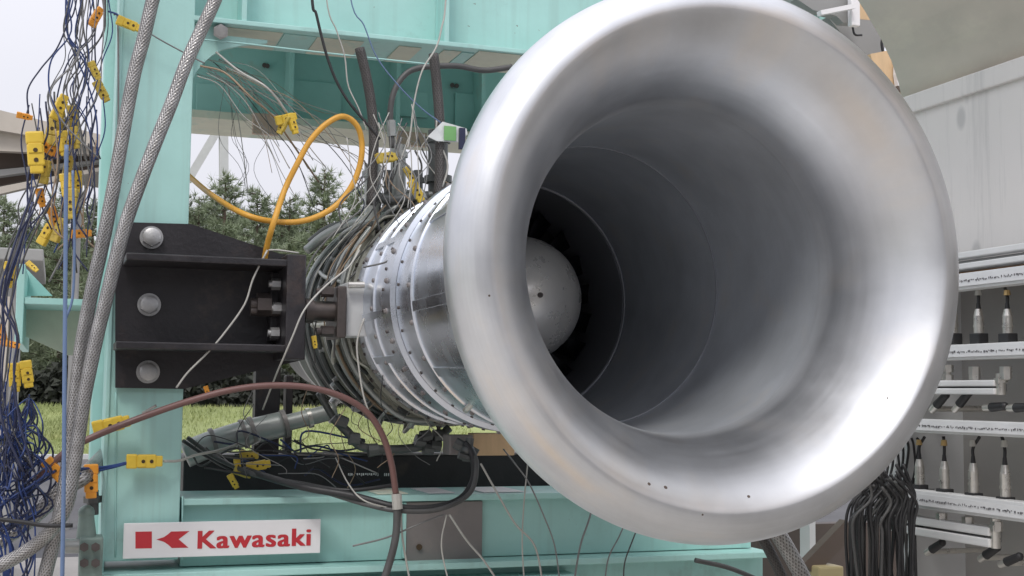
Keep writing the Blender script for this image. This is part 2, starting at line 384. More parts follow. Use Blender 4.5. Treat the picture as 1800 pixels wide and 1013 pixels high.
def tubemesh(name, pts, r, m, n=8, k=6, rf=None):
    pts = spline(pts, k)
    vs, fs, uvs = [], [], []
    t = (pts[1] - pts[0]).normalized(); nrm = t.orthogonal().normalized(); L = 0; Ls = []
    for i, p in enumerate(pts):
        tt = (pts[min(i + 1, len(pts) - 1)] - pts[max(i - 1, 0)]).normalized()
        nrm = (nrm - tt * nrm.dot(tt)).normalized(); bn = tt.cross(nrm)
        if i: L += (p - pts[i - 1]).length
        Ls.append(L)
        rr = r * (rf(i) if rf else 1)
        for j in range(n):
            a = 2 * math.pi * j / n
            vs.append(p + (nrm * math.cos(a) + bn * math.sin(a)) * rr)
    for i in range(len(pts) - 1):
        for j in range(n):
            fs.append((i * n + j, i * n + (j + 1) % n, (i + 1) * n + (j + 1) % n, (i + 1) * n + j))
            c = 2 * math.pi * r
            uvs += [(Ls[i] / c, j / n), (Ls[i] / c, (j + 1) / n), (Ls[i + 1] / c, (j + 1) / n), (Ls[i + 1] / c, j / n)]
    fs.append(tuple(range(n))[::-1]); uvs += [(0, 0)] * n
    fs.append(tuple((len(pts) - 1) * n + j for j in range(n))); uvs += [(0, 0)] * n
    me = bpy.data.meshes.new(name); me.from_pydata([tuple(v) for v in vs], [], fs)
    ul = me.uv_layers.new(name='UVMap')
    for i, u in enumerate(uvs): ul.data[i].uv = u
    for p in me.polygons[:-2]: p.use_smooth = True
    me.materials.append(m); return me
def tube(name, pts, r, m, label=None, cat=None, group=None, parent=None, n=8, k=6, rf=None):
    return put(bpy.data.objects.new(name, tubemesh(name, pts, r, m, n, k, rf)), parent, label, cat, group)
def px(pts, Y):                 # photo points -> places; a third number overrides the depth
    return [P(p[0], p[1], p[2] if len(p) > 2 else Y) for p in pts]
def pbox(x0, y0, x1, y1, Y, depth, mb=None, bev=0.0):      # upright block whose front face spans these photo points at depth Y
    ym, xm = (y0 + y1) / 2, (x0 + x1) / 2
    X0, X1 = P(x0, ym, Y).x, P(x1, ym, Y).x; Z0, Z1 = P(xm, y1, Y).z, P(xm, y0, Y).z
    mb = mb or MB()
    return mb.box(((X0 + X1) / 2, Y + depth / 2, (Z0 + Z1) / 2), (X1 - X0, depth, Z1 - Z0), None, bev)
def bar(a, b, wd, ht, mb=None, up=(0, 0, 1)):              # straight bar between two places
    a, b = Vector(a), Vector(b); d = (b - a); y = d.normalized(); x = y.cross(Vector(up)).normalized(); z = x.cross(y)
    R = Matrix((x, y, z)).transposed()
    return (mb or MB()).box((a + b) / 2, (wd, d.length, ht), R)

ONES = 'first second third fourth fifth sixth seventh eighth ninth tenth eleventh twelfth thirteenth fourteenth fifteenth sixteenth seventeenth eighteenth nineteenth'.split()
TENS = {20: ('twentieth', 'twenty'), 30: ('thirtieth', 'thirty'), 40: ('fortieth', 'forty'), 50: ('fiftieth', 'fifty'), 60: ('sixtieth', 'sixty')}
def nth(i):                     # 0 -> first
    i += 1
    if i < 20: return ONES[i - 1]
    t = i // 10 * 10
    return TENS[t][0] if i == t else TENS[t][1] + ' ' + ONES[i - t - 1]
def spread(n, a, b): return sorted(random.uniform(a, b) for _ in range(n))
# ------------------------------------------------------------------ ground
def sheet(name, x0, y0, x1, y1, z, m, kind='structure'):
    me = bpy.data.meshes.new(name); me.from_pydata([(x0, y0, z), (x1, y0, z), (x1, y1, z), (x0, y1, z)], [], [(0, 1, 2, 3)])
    me.materials.append(m); return put(bpy.data.objects.new(name, me), None, kind=kind)
sheet('ground', -250, -150, 250, 400, 0.0, LAWN)
sheet('road', -250, 13.2, 250, 31.5, 0.004, ASPH)
sheet('concrete_pad', -30, -30, 30, 13.2, 0.008, CONC)
bm0 = bmesh.new(); rows = []
BANK = [(31.7, .03), (33, .10), (36, .45), (39, .85), (41, 1.08), (43, 1.16), (70, 1.2), (71, -.1)]
for (yy, zz) in BANK: rows.append([bm0.verts.new((x, yy, zz + .04 * math.sin(x * .9 + yy))) for x in range(-60, 61, 3)])
for a, b in zip(rows, rows[1:]):
    for i in range(len(a) - 1): bm0.faces.new((a[i], a[i + 1], b[i + 1], b[i]))
me = bpy.data.meshes.new('grass_bank'); bm0.to_mesh(me); bm0.free(); me.materials.append(LAWN)
put(bpy.data.objects.new('grass_bank', me), None, kind='structure')
def bank_z(y):
    for (y0, z0), (y1, z1) in zip(BANK, BANK[1:]):
        if y0 <= y <= y1: return z0 + (z1 - z0) * (y - y0) / (y1 - y0)
    return 0
kb = MB().box((0, 31.6, 0.06), (120, 0.16, 0.12), None, 0.01)
kb.build('kerb', LGREY, kind='structure')
def grass():
    vs, fs = [], []
    for i in range(45000):
        y = 31.9 + 9.6 * random.random(); zb_ = bank_z(y); x = random.uniform(-4.5, 1.0) * y / 14 if random.random() < .5 else random.uniform(-6.5, 11.5)
        h = random.uniform(.06, .20); a = random.uniform(0, math.pi); wv = random.uniform(.010, .028)
        dx, dy = math.cos(a) * wv, math.sin(a) * wv; k = len(vs)
        lx, ly = random.uniform(-.1, .1), random.uniform(-.1, .1)
        vs += [(x - dx, y - dy, zb_ - .05), (x + dx, y + dy, zb_ - .05), (x + lx, y + ly, zb_ + h * .8)]; fs.append((k, k + 1, k + 2))
    me = bpy.data.meshes.new('grass'); me.from_pydata(vs, [], fs); me.materials.append(GRASS)
    put(bpy.data.objects.new('grass', me), None, 'bright green grass growing behind the teal stand', 'grass', None, 'stuff')
grass()

# ------------------------------------------------------------------ trees beyond the lawn
def pine_mesh(seed, h, rad, n):
    rnd = random.Random(seed); vs, fs = [], []
    # whorls of boughs; each bough carries clumps of needles
    boughs = []
    z = h * 0.12
    while z < h * 0.985:
        t = z / h; L = rad * (1 - t) ** 0.72 * rnd.uniform(.75, 1.15) + .12
        for b in range(rnd.randint(4, 6)):
            a = rnd.uniform(0, 2 * math.pi); boughs.append((z + rnd.uniform(-.15, .15), a, L * rnd.uniform(.6, 1.12), rnd.uniform(.10, .5)))
        z += h * rnd.uniform(.032, .05)
    for (z, a, L, rise) in boughs:
        m = max(3, int(L / rad * n))
        for i in range(m):
            t = (i + rnd.random()) / m; t = .22 + .78 * t
            c = Vector((math.cos(a) * L * t, math.sin(a) * L * t, z + rise * L * t * t)) + Vector((rnd.gauss(0, .13), rnd.gauss(0, .13), rnd.gauss(0, .10)))
            for q in range(15):
                d = Vector((math.cos(a) * .5 + rnd.gauss(0, .6), math.sin(a) * .5 + rnd.gauss(0, .6), .55 + rnd.gauss(0, .5))).normalized() * rnd.uniform(.20, .42)
                s = d.orthogonal().normalized() * rnd.uniform(.012, .026)
                s.rotate(Matrix.Rotation(rnd.uniform(0, 6.28), 3, d.normalized())); k = len(vs)
                vs += [tuple(c - s), tuple(c + s), tuple(c + d)]; fs.append((k, k + 1, k + 2))
    me = bpy.data.meshes.new('crown'); me.from_pydata(vs, [], fs); me.materials.append(NEED)
    tv = MB()
    tv.cyl((0, 0, 0), (0, 0, h * .55), .17, .10, 8).cyl((0, 0, h * .55), (0.05, 0, h * .97), .10, .02, 7)
    for (z, a, L, rise) in boughs:
        tv.cyl((0, 0, z), (math.cos(a) * L * .8, math.sin(a) * L * .8, z + rise * L * .64), .028, .008, 5)
    bmesh.ops.recalc_face_normals(tv.bm, faces=tv.bm.faces)
    tm = bpy.data.meshes.new('trunk'); tv.bm.to_mesh(tm); tv.bm.free(); tm.materials.append(BARK)
    return me, tm
PINES = [pine_mesh(3, 9.2, 2.5, 24), pine_mesh(8, 9.2, 2.1, 22), pine_mesh(21, 9.2, 2.8, 24)]
def pine(x, ytop, Y, kind, label, wide=1.0, rz=None):
    top = P(x, ytop, Y); s = (top.z - 1.1) / 9.2
    e = empty('pine_tree', (top.x, Y, 1.1), label, 'tree', 'pine trees behind the test stand')
    e.rotation_euler = (0, 0, random.uniform(0, 6.28)); e.scale = (s * wide, s * wide, s)
    for nm, me in zip(('crown', 'trunk'), PINES[kind]):
        o = bpy.data.objects.new(nm, me); C.objects.link(o); o.parent = e
for a in [
    (398, 296, 44, 0, 'tall green pine whose tip stands beside the pale mast in the frame opening', 1.0),
    (352, 335, 47, 1, 'pine hugging the right edge of the teal column, seen under the yellow hose', 1.0),
    (455, 322, 50, 2, 'pine with broad crown inside the loop of the yellow hose', .95),
    (512, 335, 46, 1, 'narrow pine behind the rising leg of the yellow hose loop', 1.0),
    (572, 286, 43, 0, 'pine with the sharp tall tip inside the right half of the yellow loop', .95),
    (628, 318, 49, 2, 'pine partly covered by the braided black hoses near the engine', 1.0),
    (700, 330, 52, 1, 'pine glimpsed between the black hoses and the bellmouth', 1.0),
    (10, 335, 45, 2, 'pine at the left photo edge under the grey canopy roof', .9),
    (62, 372, 50, 1, 'short pine behind the hanging yellow plugs at the left', 1.0),
    (118, 325, 43, 0, 'dense pine behind the blue tube and left wire bundle', 1.1),
    (165, 345, 48, 2, 'pine showing between the wire bundle and the teal column', 1.0)]:
    pine(*a)
for i in range(10):             # second row closes the lower gaps
    pine(330 + i * 42, 362 + random.uniform(-20, 25), 56, i % 3, nth(i) + ' pine from the column in the back row of trees', 1.6)
for i in range(6):
    pine(-10 + i * 38, 400 + random.uniform(-20, 25), 56, i % 3, nth(i) + ' pine from the left photo edge in the back row', 1.6)
def hedge():
    vs, fs = [], []
    for i in range(9000):
        y = random.uniform(41.4, 42.6); x = random.uniform(-9, 17); z = 1.05 + random.uniform(0, 1.35 + .2 * math.sin(x * 1.7) + .2 * math.sin(x * 4.1))
        d = Vector((random.gauss(0, 1), random.gauss(0, 1), random.gauss(0, 1))).normalized() * .22; s = d.orthogonal().normalized() * .12; c = Vector((x, y, z)); k = len(vs)
        vs += [tuple(c - s), tuple(c + s), tuple(c + d)]; fs.append((k, k + 1, k + 2))
    me = bpy.data.meshes.new('hedge'); me.from_pydata(vs, [], fs); me.materials.append(HEDGE)
    MB().box((4, 42.2, 1.55), (26, .5, 1.1)).build('hedge_core', HEDGE, o0 := bpy.data.objects.new('hedge', me))
    o = put(o0, None, 'dark clipped hedge along the far side of the lawn', 'hedge')
hedge()
MB().box((5, 62.5, 1.9), (60, .5, 1.9)).build('boundary_wall', DBROWN, label='dark boundary wall behind the hedge at the end of the lawn', cat='wall')
# pale lattice mast
mt = empty('steel_mast', P(393, 690, 58), 'pale grey steel mast with a diagonal brace rising behind the frame opening', 'mast')
Y = 58
bar(P(396, 680, Y), P(392, 120, Y), .38, .38, None, (0, 1, 0)).build('post', LGREY, mt)
bar(P(330, 318, Y), P(400, 200, Y), .36, .30, None, (0, 1, 0)).build('brace', LGREY, mt)
MB().cyl(P(396, 680, Y) * 1, (P(396, 680, Y).x, Y, 0), .3, .3, 10).build('mast_foot', LGREY, mt)

# canopy roof and grey shed at the left
Y = 15
cr = empty('canopy_roof', P(20, 330, Y), 'grey open canopy roof with brown underside beams at the left edge', 'roof')
def slab(pts, Y, dep, name, m): return MB().poly(px(pts, Y), (0, dep, 0)).build(name, m, cr)
slab([(-90, 172), (-90, 214), (190, 262), (190, 240)], Y, 3.0, 'roof_sheet', BEIGE)
slab([(-90, 218), (-90, 262), (190, 273), (190, 264)], Y + .12, .12, 'fascia', BEIGE)
slab([(-90, 266), (-90, 305), (188, 279), (188, 275)], Y + .5, .2, 'beam', DBROWN)
slab([(-90, 307), (-90, 322), (186, 284), (186, 280)], Y + .3, .15, 'beam', MGREY)
slab([(-90, 324), (-90, 343), (184, 292), (184, 286)], Y + .6, .2, 'beam', DBROWN)
slab([(-90, 346), (-90, 362), (182, 299), (182, 293)], Y + .2, .15, 'edge_beam', BEIGE)
MB().poly(px([(-90, 214), (190, 262), (190, 298), (-90, 362)], Y + 1.5), (0, .05, 0)).build('ceiling_panel', DBROWN, cr)
for xx in (140, -60):
    MB().cyl(P(xx, 290, Y + .8), (P(xx, 290, Y + .8).x, Y + .8, 0), .045, .045, 10).build('post', MGREY, cr)
Y = 10.5
sh = empty('equipment_shed', (P(-40, 700, Y).x, Y, 0), 'low grey shed behind the blue wires at the left photo edge', 'shed')
a, b = P(-260, 450, Y), P(30, 450, Y)
MB().box(((a.x + b.x) / 2, Y + 1, a.z / 2), (b.x - a.x, 2, a.z)).build('wall', MGREY, sh)
MB().box(((a.x + b.x) / 2 + .06, Y + .95, a.z + .045), (b.x - a.x + .26, 2.3, .09), None, .01).build('roof', MGREY, sh)
pbox(-60, 520, 12, 790, Y - .03, .025).build('door', BEIGE, sh)

# unseen building and sheet added for lip reflections; the building also blocks low sky
wb = empty('reflection_building', (0, -13, 0), 'unseen low grey building added behind the camera for reflections in the bellmouth lip', 'building')
MB().box((-2, -15, 2.4), (26, 5, 4.8)).build('wall', MGREY, wb)
MB().box((-2, -14.9, 4.9), (26.8, 5.8, .2)).build('roof', DBROWN, wb)
MB().box((-6, -12.48, 1.5), (3.4, .06, 3.0)).build('shutter_door', LGREY, wb)
for xx in (-11, 0, 4, 8): MB().box((xx, -12.48, 2.0), (1.8, .06, 1.2)).build('window', RUB, wb)
MB().box((-.15, .75, .022), (1.1, .8, .02), Matrix.Rotation(.2, 3, 'Z'), .002).build('reflection_sheet', TAN, label='unseen tan plywood sheet added on the concrete for a warm reflection in the bellmouth lip', cat='board')  # out of frame, added to tint the lip's reflection warm

# ------------------------------------------------------------------ right-hand wall with its overhang
XW = P(1700, 620, 2.4).x
zt = PX(1740, 452, XW).z; zc = PX(1700, 145, XW).z; YE = 2.62
wl_ = empty('instrument_wall', (XW, 1.2, 0), 'tall stained sheet metal wall receding at the right edge', 'wall')
MB().box((XW + .06, (YE - 1.6) / 2, (zt + zc) / 2), (.12, YE + 1.6, zc - zt)).build('upper_sheet', WALL, wl_)
MB().box((XW + .21, (YE - 1.6) / 2, zt / 2), (.10, YE + 1.6, zt)).build('back_board', BOARD, wl_)
MB().box((XW + .14, YE + .02, (zc) / 2), (.28, .04, zc)).build('end_post', LGREY, wl_)
MB().box((XW + .08, (YE - 1.6) / 2, zt - .006), (.155, YE + 1.6, .012)).build('ledge', MGREY, wl_)
MB().box((XW - .006, (YE - 1.6) / 2, zc - .01), (.014, YE + 1.58, .045), None, .004).build('crease_strip', WALL, wl_)
prof = [P(x, y, YE) for x, y in ((1605, 176), (1598, 140), (1585, 100), (1566, 60), (1540, 15), (1508, -35), (1460, -95), (1390, -165))]
bm_ = MB(); fr = [bm_.bm.verts.new((p.x + (XW - prof[0].x), YE, p.z + (zc - prof[0].z))) for p in prof]; bk = [bm_.bm.verts.new((p.co.x, -1.6, p.co.z)) for p in fr]
for i in range(len(fr) - 1): bm_.bm.faces.new((fr[i], fr[i + 1], bk[i + 1], bk[i]))
so = bm_.build('overhang_sheet', SOFF, None, 40)
sm_ = so.modifiers.new('thickness', 'SOLIDIFY'); sm_.thickness = .03; sm_.offset = 1
put(so, wl_)
# wooden board above the first rail
bx = XW + .11
for i in range(5):
    z0 = PX(1735, 478, bx).z + i * .011
    MB().box((bx + .03 * (i % 2) * .1, (2.58 + 1.2) / 2 + .35, z0), (.04, 2.58 - 1.95, .009)).build('plank', WOOD, wl_)

def rail(yp, wpx, label, slots=True, xp=1740, xs=1560, xe=2000, prot=.085, kind='rail'):
    X = XW - prot
    z = PX(xp, yp, X).z; k = abs(PX(xp, yp - wpx / 2, X).z - PX(xp, yp + wpx / 2, X).z)
    y0, y1 = PX(xs, yp, X).y, PX(xe, yp, X).y
    y0 = min(y0, YE - .02)
    e = empty('mounting_rail', (X, (y0 + y1) / 2, z), label, 'rail', 'aluminium rails across the instrument wall')
    MB().box((X + .02, (y0 + y1) / 2, z), (.035, y0 - y1, k), None, .002).build('profile', PALU, e)
    if slots:
        MB().box((X - .0005, (y0 + y1) / 2, z), (.004, y0 - y1 - .002, k * .62)).build('label_strip', STRIP, e)
        q = MB(); yy = y1 + .01; rn = random.Random(yp)
        while yy < y0 - .01:
            ln = rn.choice((.0012, .0016, .002, .003, .004)); q.box((X - .003, yy, z + rn.uniform(-.0015, .0015)), (.0012, ln, rn.choice((.002, .003, .0045)))); yy += ln + rn.choice((.0015, .002, .003, .006))
        q.build('print_marks', INK, e, kind='stuff')
    for yb in (y0 - .02,):
        MB().box((X + .07, yb, z), (.07, .03, k * .8)).build('standoff', MGREY, e)
    return z
ZR = {}
for nm, yp, wpx, lab, sl in (('a', 441, 11, 'topmost thin white rail under the stained sheet', False), ('b', 461, 10, 'thin white rail just above the brown planks', False),
                             ('c', 489, 30, 'white rail printed with small marks, directly below the planks', True), ('d', 617, 28, 'white marked rail below the upper row of pressure sensors', True),
                             ('e', 754, 26, 'white marked rail above the lower row of sensors', True), ('f', 894, 34, 'white marked rail below the lower row of sensors', True)):
    ZR[nm] = rail(yp, wpx, lab, sl)

def sensor(x, yt, yb, label):   # upright pressure sensor: cable, gland, steel body, black clamp
    X = XW - .05
    t, b = PX(x, yt, X), PX(x, yb, X); Yc = b.y; z1, z0 = t.z, b.z; h = z1 - z0
    e = empty('pressure_sensor', (X, Yc, z0), label, 'sensor', 'steel pressure sensors on the instrument wall')
    at = lambda f, dx=0, dy=0: (X + dx, Yc + dy, z0 + h * f)
    MB().cyl(at(.18), at(.5), .0105, .0105, 14).cyl(at(.5), at(.62), .0105, .007, 14).cyl(at(.3), at(.34), .0118, .0118, 14).build('body', STEEL, e, 40)
    MB().box(at(.10), (.026, .030, h * .19), None, .002).build('clamp', RUB, e)
    MB().cyl(at(0.0), at(.03), .008, .008, 10).build('stem', STEEL, e)
    MB().cyl(at(.62), at(.72), .0055, .004, 10).build('gland', RUB, e)
    tube('cable', [at(.7), at(.84, .004, .004), at(1.0, .006, random.uniform(-.02, .02))], .0035, RUB, parent=e)
    MB().cyl(at(.86), at(.95), .0075, .006, 8).build('cable_tag', BRASS if random.random() < .5 else WPALE, e)
    return e
for i, (x, lab) in enumerate(((1676, 'pressure sensor half hidden by the bellmouth edge, upper row'), (1721, 'pressure sensor in the upper row, just right of the bellmouth'), (1772, 'pressure sensor in the upper row, nearest the right photo edge'), (1830, 'pressure sensor at the end of the upper row'))):
    sensor(x, 505, 606, lab)
for i, (x, lab) in enumerate(((1617, 'first pressure sensor in the lower row, beside the end post'), (1661, 'second pressure sensor in the lower row, with a brass tag above'), (1712, 'third pressure sensor in the lower row from the bellmouth'), (1768, 'last pressure sensor in the lower row, nearest the photo edge'))):
    sensor(x, 768, 872 + i * 9, lab)
def manifold(yp, xs, xe, wpx, label, drops):
    X = XW - .06
    a, b = PX(xs, yp, X), PX(xe, yp, X); z = b.z; k = abs(PX(1700, yp - wpx / 2, X).z - PX(1700, yp + wpx / 2, X).z)
    e = empty('manifold_bar', (X, (a.y + b.y) / 2, z), label, 'manifold', 'manifold bars on the instrument wall')
    MB().box((X, (a.y + b.y) / 2, z + k * .27), (.03, a.y - b.y, k * .42), None, .003).build('upper_bar', PALU, e)
    MB().box((X, (a.y + b.y) / 2, z - k * .27), (.03, a.y - b.y, k * .42), None, .003).build('lower_bar', PALU, e)
    MB().box((X + .018, (a.y + b.y) / 2, z), (.012, a.y - b.y - .01, k * .5)).build('web', MGREY, e)
    MB().cyl((X, b.y - .004, z - k * .5), (X, b.y - .004, z + k * .9), .010, .010, 12).cyl((X, b.y - .004, z + k * .3), (X, b.y - .004, z + k * .6), .014, .014, 6).build('end_elbow', STEEL, e, 40)
    for (xd, yd) in drops:
        p = PX(xd, yd, X)
        f = MB(); f.cyl((X, p.y, z + k * .45), (X, p.y, p.z), .007, .007, 10).cyl((X, p.y, p.z - .012), (X, p.y, p.z + .004), .0125, .0125, 6).cyl((X, p.y, z + k * .5), (X, p.y, z + k * .5 + .012), .012, .012, 6)
        f.build('fitting', STEEL, e, 40)
    return e
manifold(681, 1600, 1757, 26, 'white manifold bar below the upper sensor rail', ((1666, 645), (1713, 648), (1768, 648)))
manifold(945, 1560, 1748, 36, 'white manifold bar below the lowest sensor rail', ((1655, 905), (1701, 912), (1752, 922)))
for (x, y, an, lab) in ((1648, 711, 35, 'black valve handle nearest the bellmouth under the upper manifold'), (1688, 709, 38, 'second black valve handle under the upper manifold'), (1745, 716, 4, 'silver and black valve lying level under the upper manifold'), (1788, 717, 3, 'black valve handle at the photo edge under the upper manifold'),
                        (1735, 975, 30, 'black valve handle below the lower manifold'), (1772, 987, 22, 'black valve handle at the bottom right corner'), (1640, 965, 28, 'black valve handle behind the black cable bundle')):
    X = XW - .055; p = PX(x, y, X); e = empty('valve', p, lab, 'valve', 'small valves on the instrument wall')
    d = Vector((0, -math.cos(math.radians(an)), math.sin(math.radians(an))))
    MB().cyl(p - d * .004, p + d * .034, .010, .0085, 10).ball(p + d * .036, .009).build('handle', RUB, e, 40)
    MB().cyl(p - d * .026, p - d * .002, .0075, .0085, 10).build('stem', STEEL, e, 40)
    MB().cyl(p - d * .018, p - d * .018 + Vector((.15, 0, 0)), .006, .006, 8).build('pipe', STEEL, e)

# ------------------------------------------------------------------ teal test frame
fr_ = empty('test_frame', (P(265, 900, 3.2).x, 3.2, 0), 'teal painted steel test stand frame holding the engine', 'frame')
YF = 3.10
col = pbox(199, -300, 333, 985, YF, .20, None, .003).build('column', TEAL, fr_)
pbox(172, -300, 206, 1100, YF + .205, .10, None, .003).build('side_channel', TEAL, fr_)
pbox(196, -300, 203.5, 1100, YF - .006, .19, None, .002).build('edge_strip', TEAL, fr_)
# the two columns stand on the ground through a leg below the picture
def level(y_at, xref, Y): return P(xref, y_at, Y).z
Xl, Xr = P(321, 900, YF).x, P(1330, 950, YF).x
zb = [level(v, 600, YF) for v in (873, 884, 981, 990, 1003)]
def slabz(X0, X1, Y0, Y1, z0, z1, bev=.002): return MB().box(((X0 + X1) / 2, (Y0 + Y1) / 2, (z0 + z1) / 2), (X1 - X0, Y1 - Y0, z1 - z0), None, bev)
base = slabz(Xl, Xr, YF + .03, YF + .23, zb[3], zb[0] - .012).build('base_beam', TEAL, fr_)
slabz(Xl, Xr, YF + .003, YF + .25, zb[1], zb[0]).build('top_flange', TEAL, base)
slabz(P(180, 990, YF).x, Xr + .02, YF - .05, YF + .25, zb[4], zb[3] - .002).build('bottom_flange', TEAL, base)
slabz(P(178, 1010, YF).x, Xr + .03, YF + .02, YF + .24, zb[4] - .22, zb[4] - .002).build('lower_beam', TEAL, fr_)
slabz(P(205, 1010, YF).x, P(1000, 1010, YF).x, YF - .06, YF + .02, zb[4] - .09, zb[4] - .022).build('cover_angle', TEALB, fr_)
for xx in (265, 1290):
    p = P(xx, 950, YF); slabz(p.x - .09, p.x + .09, YF + .03, YF + .21, 0, zb[4] - .224).build('leg', TEAL, fr_)
for pts, nm in (([(321, 872), (320.5, 930), (320, 984)], 'weld_bead'), ([(204, 690), (204, 800), (203, 980)], 'weld_bead'), ([(336, 68), (420, 76), (560, 92), (780, 116)], 'weld_bead')):
    tube(nm, px(pts, YF - .001), .0022, TEALB, parent=fr_, n=6)
# patches of bare primer and tape on the base beam top
for (x0, x1, m, nm) in ((740, 786, WHITE, 'paint_patch'), (835, 905, WHITE, 'paint_patch'), (652, 705, PRIMER, 'paint_patch')):
    a, b = P(x0, 867, YF + .1).x, P(x1, 867, YF + .1).x
    slabz(a, b, YF + .03, YF + .2, zb[0] + .001, zb[0] + .003, 0).build(nm, m, base)
# grey plate let into the base beam
gp = empty('cover_plate', P(780, 985, YF), 'square grey steel plate with one dark hole on the base beam', 'plate')
pbox(713, 882, 848, 986, YF + .016, .012, None, .002).build('plate', PLATE, gp)
MB().cyl(P(737, 962, YF + .010), P(737, 962, YF + .018), .0075, .0075, 16).build('hole', HOLE, gp)
pbox(709, 884, 714, 981, YF + .012, .016).build('weld_strip', TEAL, gp)
# top beam: web, flange, stiffeners
ztop = level(66, 640, YF)
xr = P(1500, 100, YF).x; xl = P(336, 60, YF).x
tb = slabz(xl, xr, YF + .095, YF + .115, ztop + .012, ztop + .42).build('top_beam', TEAL, fr_)
slabz(xl, xr, YF, YF + .21, ztop, ztop + .012).build('lower_flange', TEAL, tb)
for x in (430, 787, 1150):
    X = P(x, 30, YF).x; slabz(X - .006, X + .006, YF + .006, YF + .094, ztop + .0125, ztop + .42, .001).build('stiffener', TEAL, tb)
# unpainted patches along the underside of the flange
rn = random.Random(5); x = 372
for (x0, x1, m) in ((400, 500, PRIMER), (503, 560, TEALB), (562, 645, PRIMER), (708, 748, PRIMER), (787, 818, PRIMER), (820, 842, TEALB), (845, 935, PRIMER)):
    a, b = P(x0, 100, YF).x, P(x1, 100, YF).x
    slabz(a, b, YF + .012 + rn.uniform(0, .03), YF + .20, ztop - .0025, ztop - .0005, 0).build('primer_patch', m, tb)
# curved haunch between column and beam
pts = [(334, 30), (334, 150), (344, 128), (356, 112), (372, 98), (392, 87), (425, 80), (470, 76), (470, 71), (391, 62), (391, 30)]
MB().poly(px(pts, YF + .03), (0, .012, 0)).build('haunch', TEAL, fr_)
MB().cyl(P(388, 56, YF - .012), P(388, 56, YF + .03), .019, .019, 6).cyl(P(388, 56, YF - .03), P(388, 56, YF - .012), .012, .012, 12).build('bolt', ZINC, fr_)
# rear beam
YR = 4.06
zr = level(214, 500, YR); xl2 = P(200, 200, YR).x; xr2 = P(1150, 260, YR).x
rb = slabz(xl2, xr2, YR + .10, YR + .12, zr + .012, zr + .62).build('rear_beam', TEALB, fr_)
slabz(xl2, xr2, YR - .02, YR + .25, zr - .012, zr + .012).build('lower_flange', PRIMER, rb)
for x in (512, 700, 850):
    X = P(x, 180, YR).x; slabz(X - .007, X + .007, YR, YR + .099, zr + .0125, zr + .40, .001).build('stiffener', TEALB, rb)
for (x0, y0, x1, y1) in ((515, 144, 600, 210), (690, 160, 752, 205), (345, 150, 445, 205), (800, 165, 850, 230)):
    pbox(x0, y0, x1, y1, YR + .085, .012, None, .002).build('doubler_plate', TEALB, rb)
slabz(xl2, xr2, YF + .215, YR + .1, ztop + .30, ztop + .33).build('shade_deck', TEALB, fr_)  # unseen deck kept to darken the space between the beams
for (x, y) in ((465, 115), (470, 116), (795, 150), (803, 151)):
    MB().cyl(P(x, y, YR + .07), P(x, y, YR + .1), .008, .008, 8).build('bolt', DARKB, fr_)
pbox(445, 200, 490, 236, YR - .045, .02).build('primer_spot', PEACH, fr_)
pbox(700, 232, 750, 256, YR - .045, .02).build('primer_spot', PEACH, fr_)
slabz(P(1352, 500, YF).x, P(1445, 500, YF).x, YF, YF + .2, P(1400, 880, YF).z, ztop + .42).build('column', TEAL, fr_)
# stub beam at the left, seen on its end
sb = empty('stub_beam', P(90, 560, 3.3), 'teal steel beam end jutting out left of the column', 'beam')
Ys = 3.25
pbox(28, 464, 42, 604, Ys, .75, None, .002).build('flange', TEAL, sb)
pbox(172, 470, 184, 606, Ys + .1, .65, None, .002).build('flange', TEAL, sb)
pbox(42.5, 525, 171, 536, Ys + .004, .75, None, .001).build('web', TEAL, sb)
MB().poly(px([(46, 541, Ys + .25), (168, 541, Ys + .25), (168, 625, Ys + .25), (120, 625, Ys + .25), (46, 592, Ys + .25)], Ys), (0, .012, 0)).build('gusset', PRIMER, sb)
MB().poly(px([(46, 472, Ys + .3), (92, 520, Ys + .3), (46, 520, Ys + .3)], Ys), (0, .012, 0)).build('gusset', TEALB, sb)
# black beam lying behind the base beam
bb = empty('black_beam', P(640, 860, 3.5), 'long black box beam lying behind the base beam under the engine', 'beam')
YB = 3.48
a, b = P(322, 830, YB), P(1100, 830, YB); z1, z0 = P(640, 801, YB).z, P(640, 872, YB).z
slabz(a.x, b.x, YB, YB + .22, z0 - .1, z1, .004).build('body', BLACK, bb)
slabz(a.x, b.x, YB - .004, YB + .012, z1 + .0005, z1 + .005, .001).build('edge_trim', PLATE, bb)
q = MB(); rn = random.Random(4); x = 612
while x < 690:
    ln = rn.choice((2, 3, 4))
    if not (638 < x < 642 or 664 < x < 672): pbox(x, 832, x + ln * .7, 832 + rn.choice((3, 4, 5)), YB - .0015, .001, q)
    x += ln + .8
q.build('worn_print', STRIP, bb, kind='stuff')

# ------------------------------------------------------------------ sign
SG = empty('name_sign', P(390, 980, YF - .02), 'white sign board with red lettering on the teal base beam', 'sign')
Yg = YF - .022
s0, s1, s2, s3 = P(218, 919, Yg), P(564, 914, Yg), P(564, 974, Yg), P(218, 981, Yg)
sz = ((s0.z + s1.z) / 2, (s2.z + s3.z) / 2)
MB().box(((s0.x + s1.x) / 2, Yg + .004, (sz[0] + sz[1]) / 2), (s1.x - s0.x, .008, sz[0] - sz[1]), None, .0015).build('board', WHITE, SG)
for xx in (250, 530): MB().box((P(xx, 950, Yg).x, Yg + .018, (sz[0] + sz[1]) / 2), (.03, .02, .04)).build('spacer', MGREY, SG)
Yt = Yg - .0006
def spt(x, y): return P(x, y, Yt)
MB().poly([spt(*p) for p in ((238, 935), (267, 934.5), (267, 964), (238, 964.5))], (0, .0012, 0)).build('red_square', RED, SG)
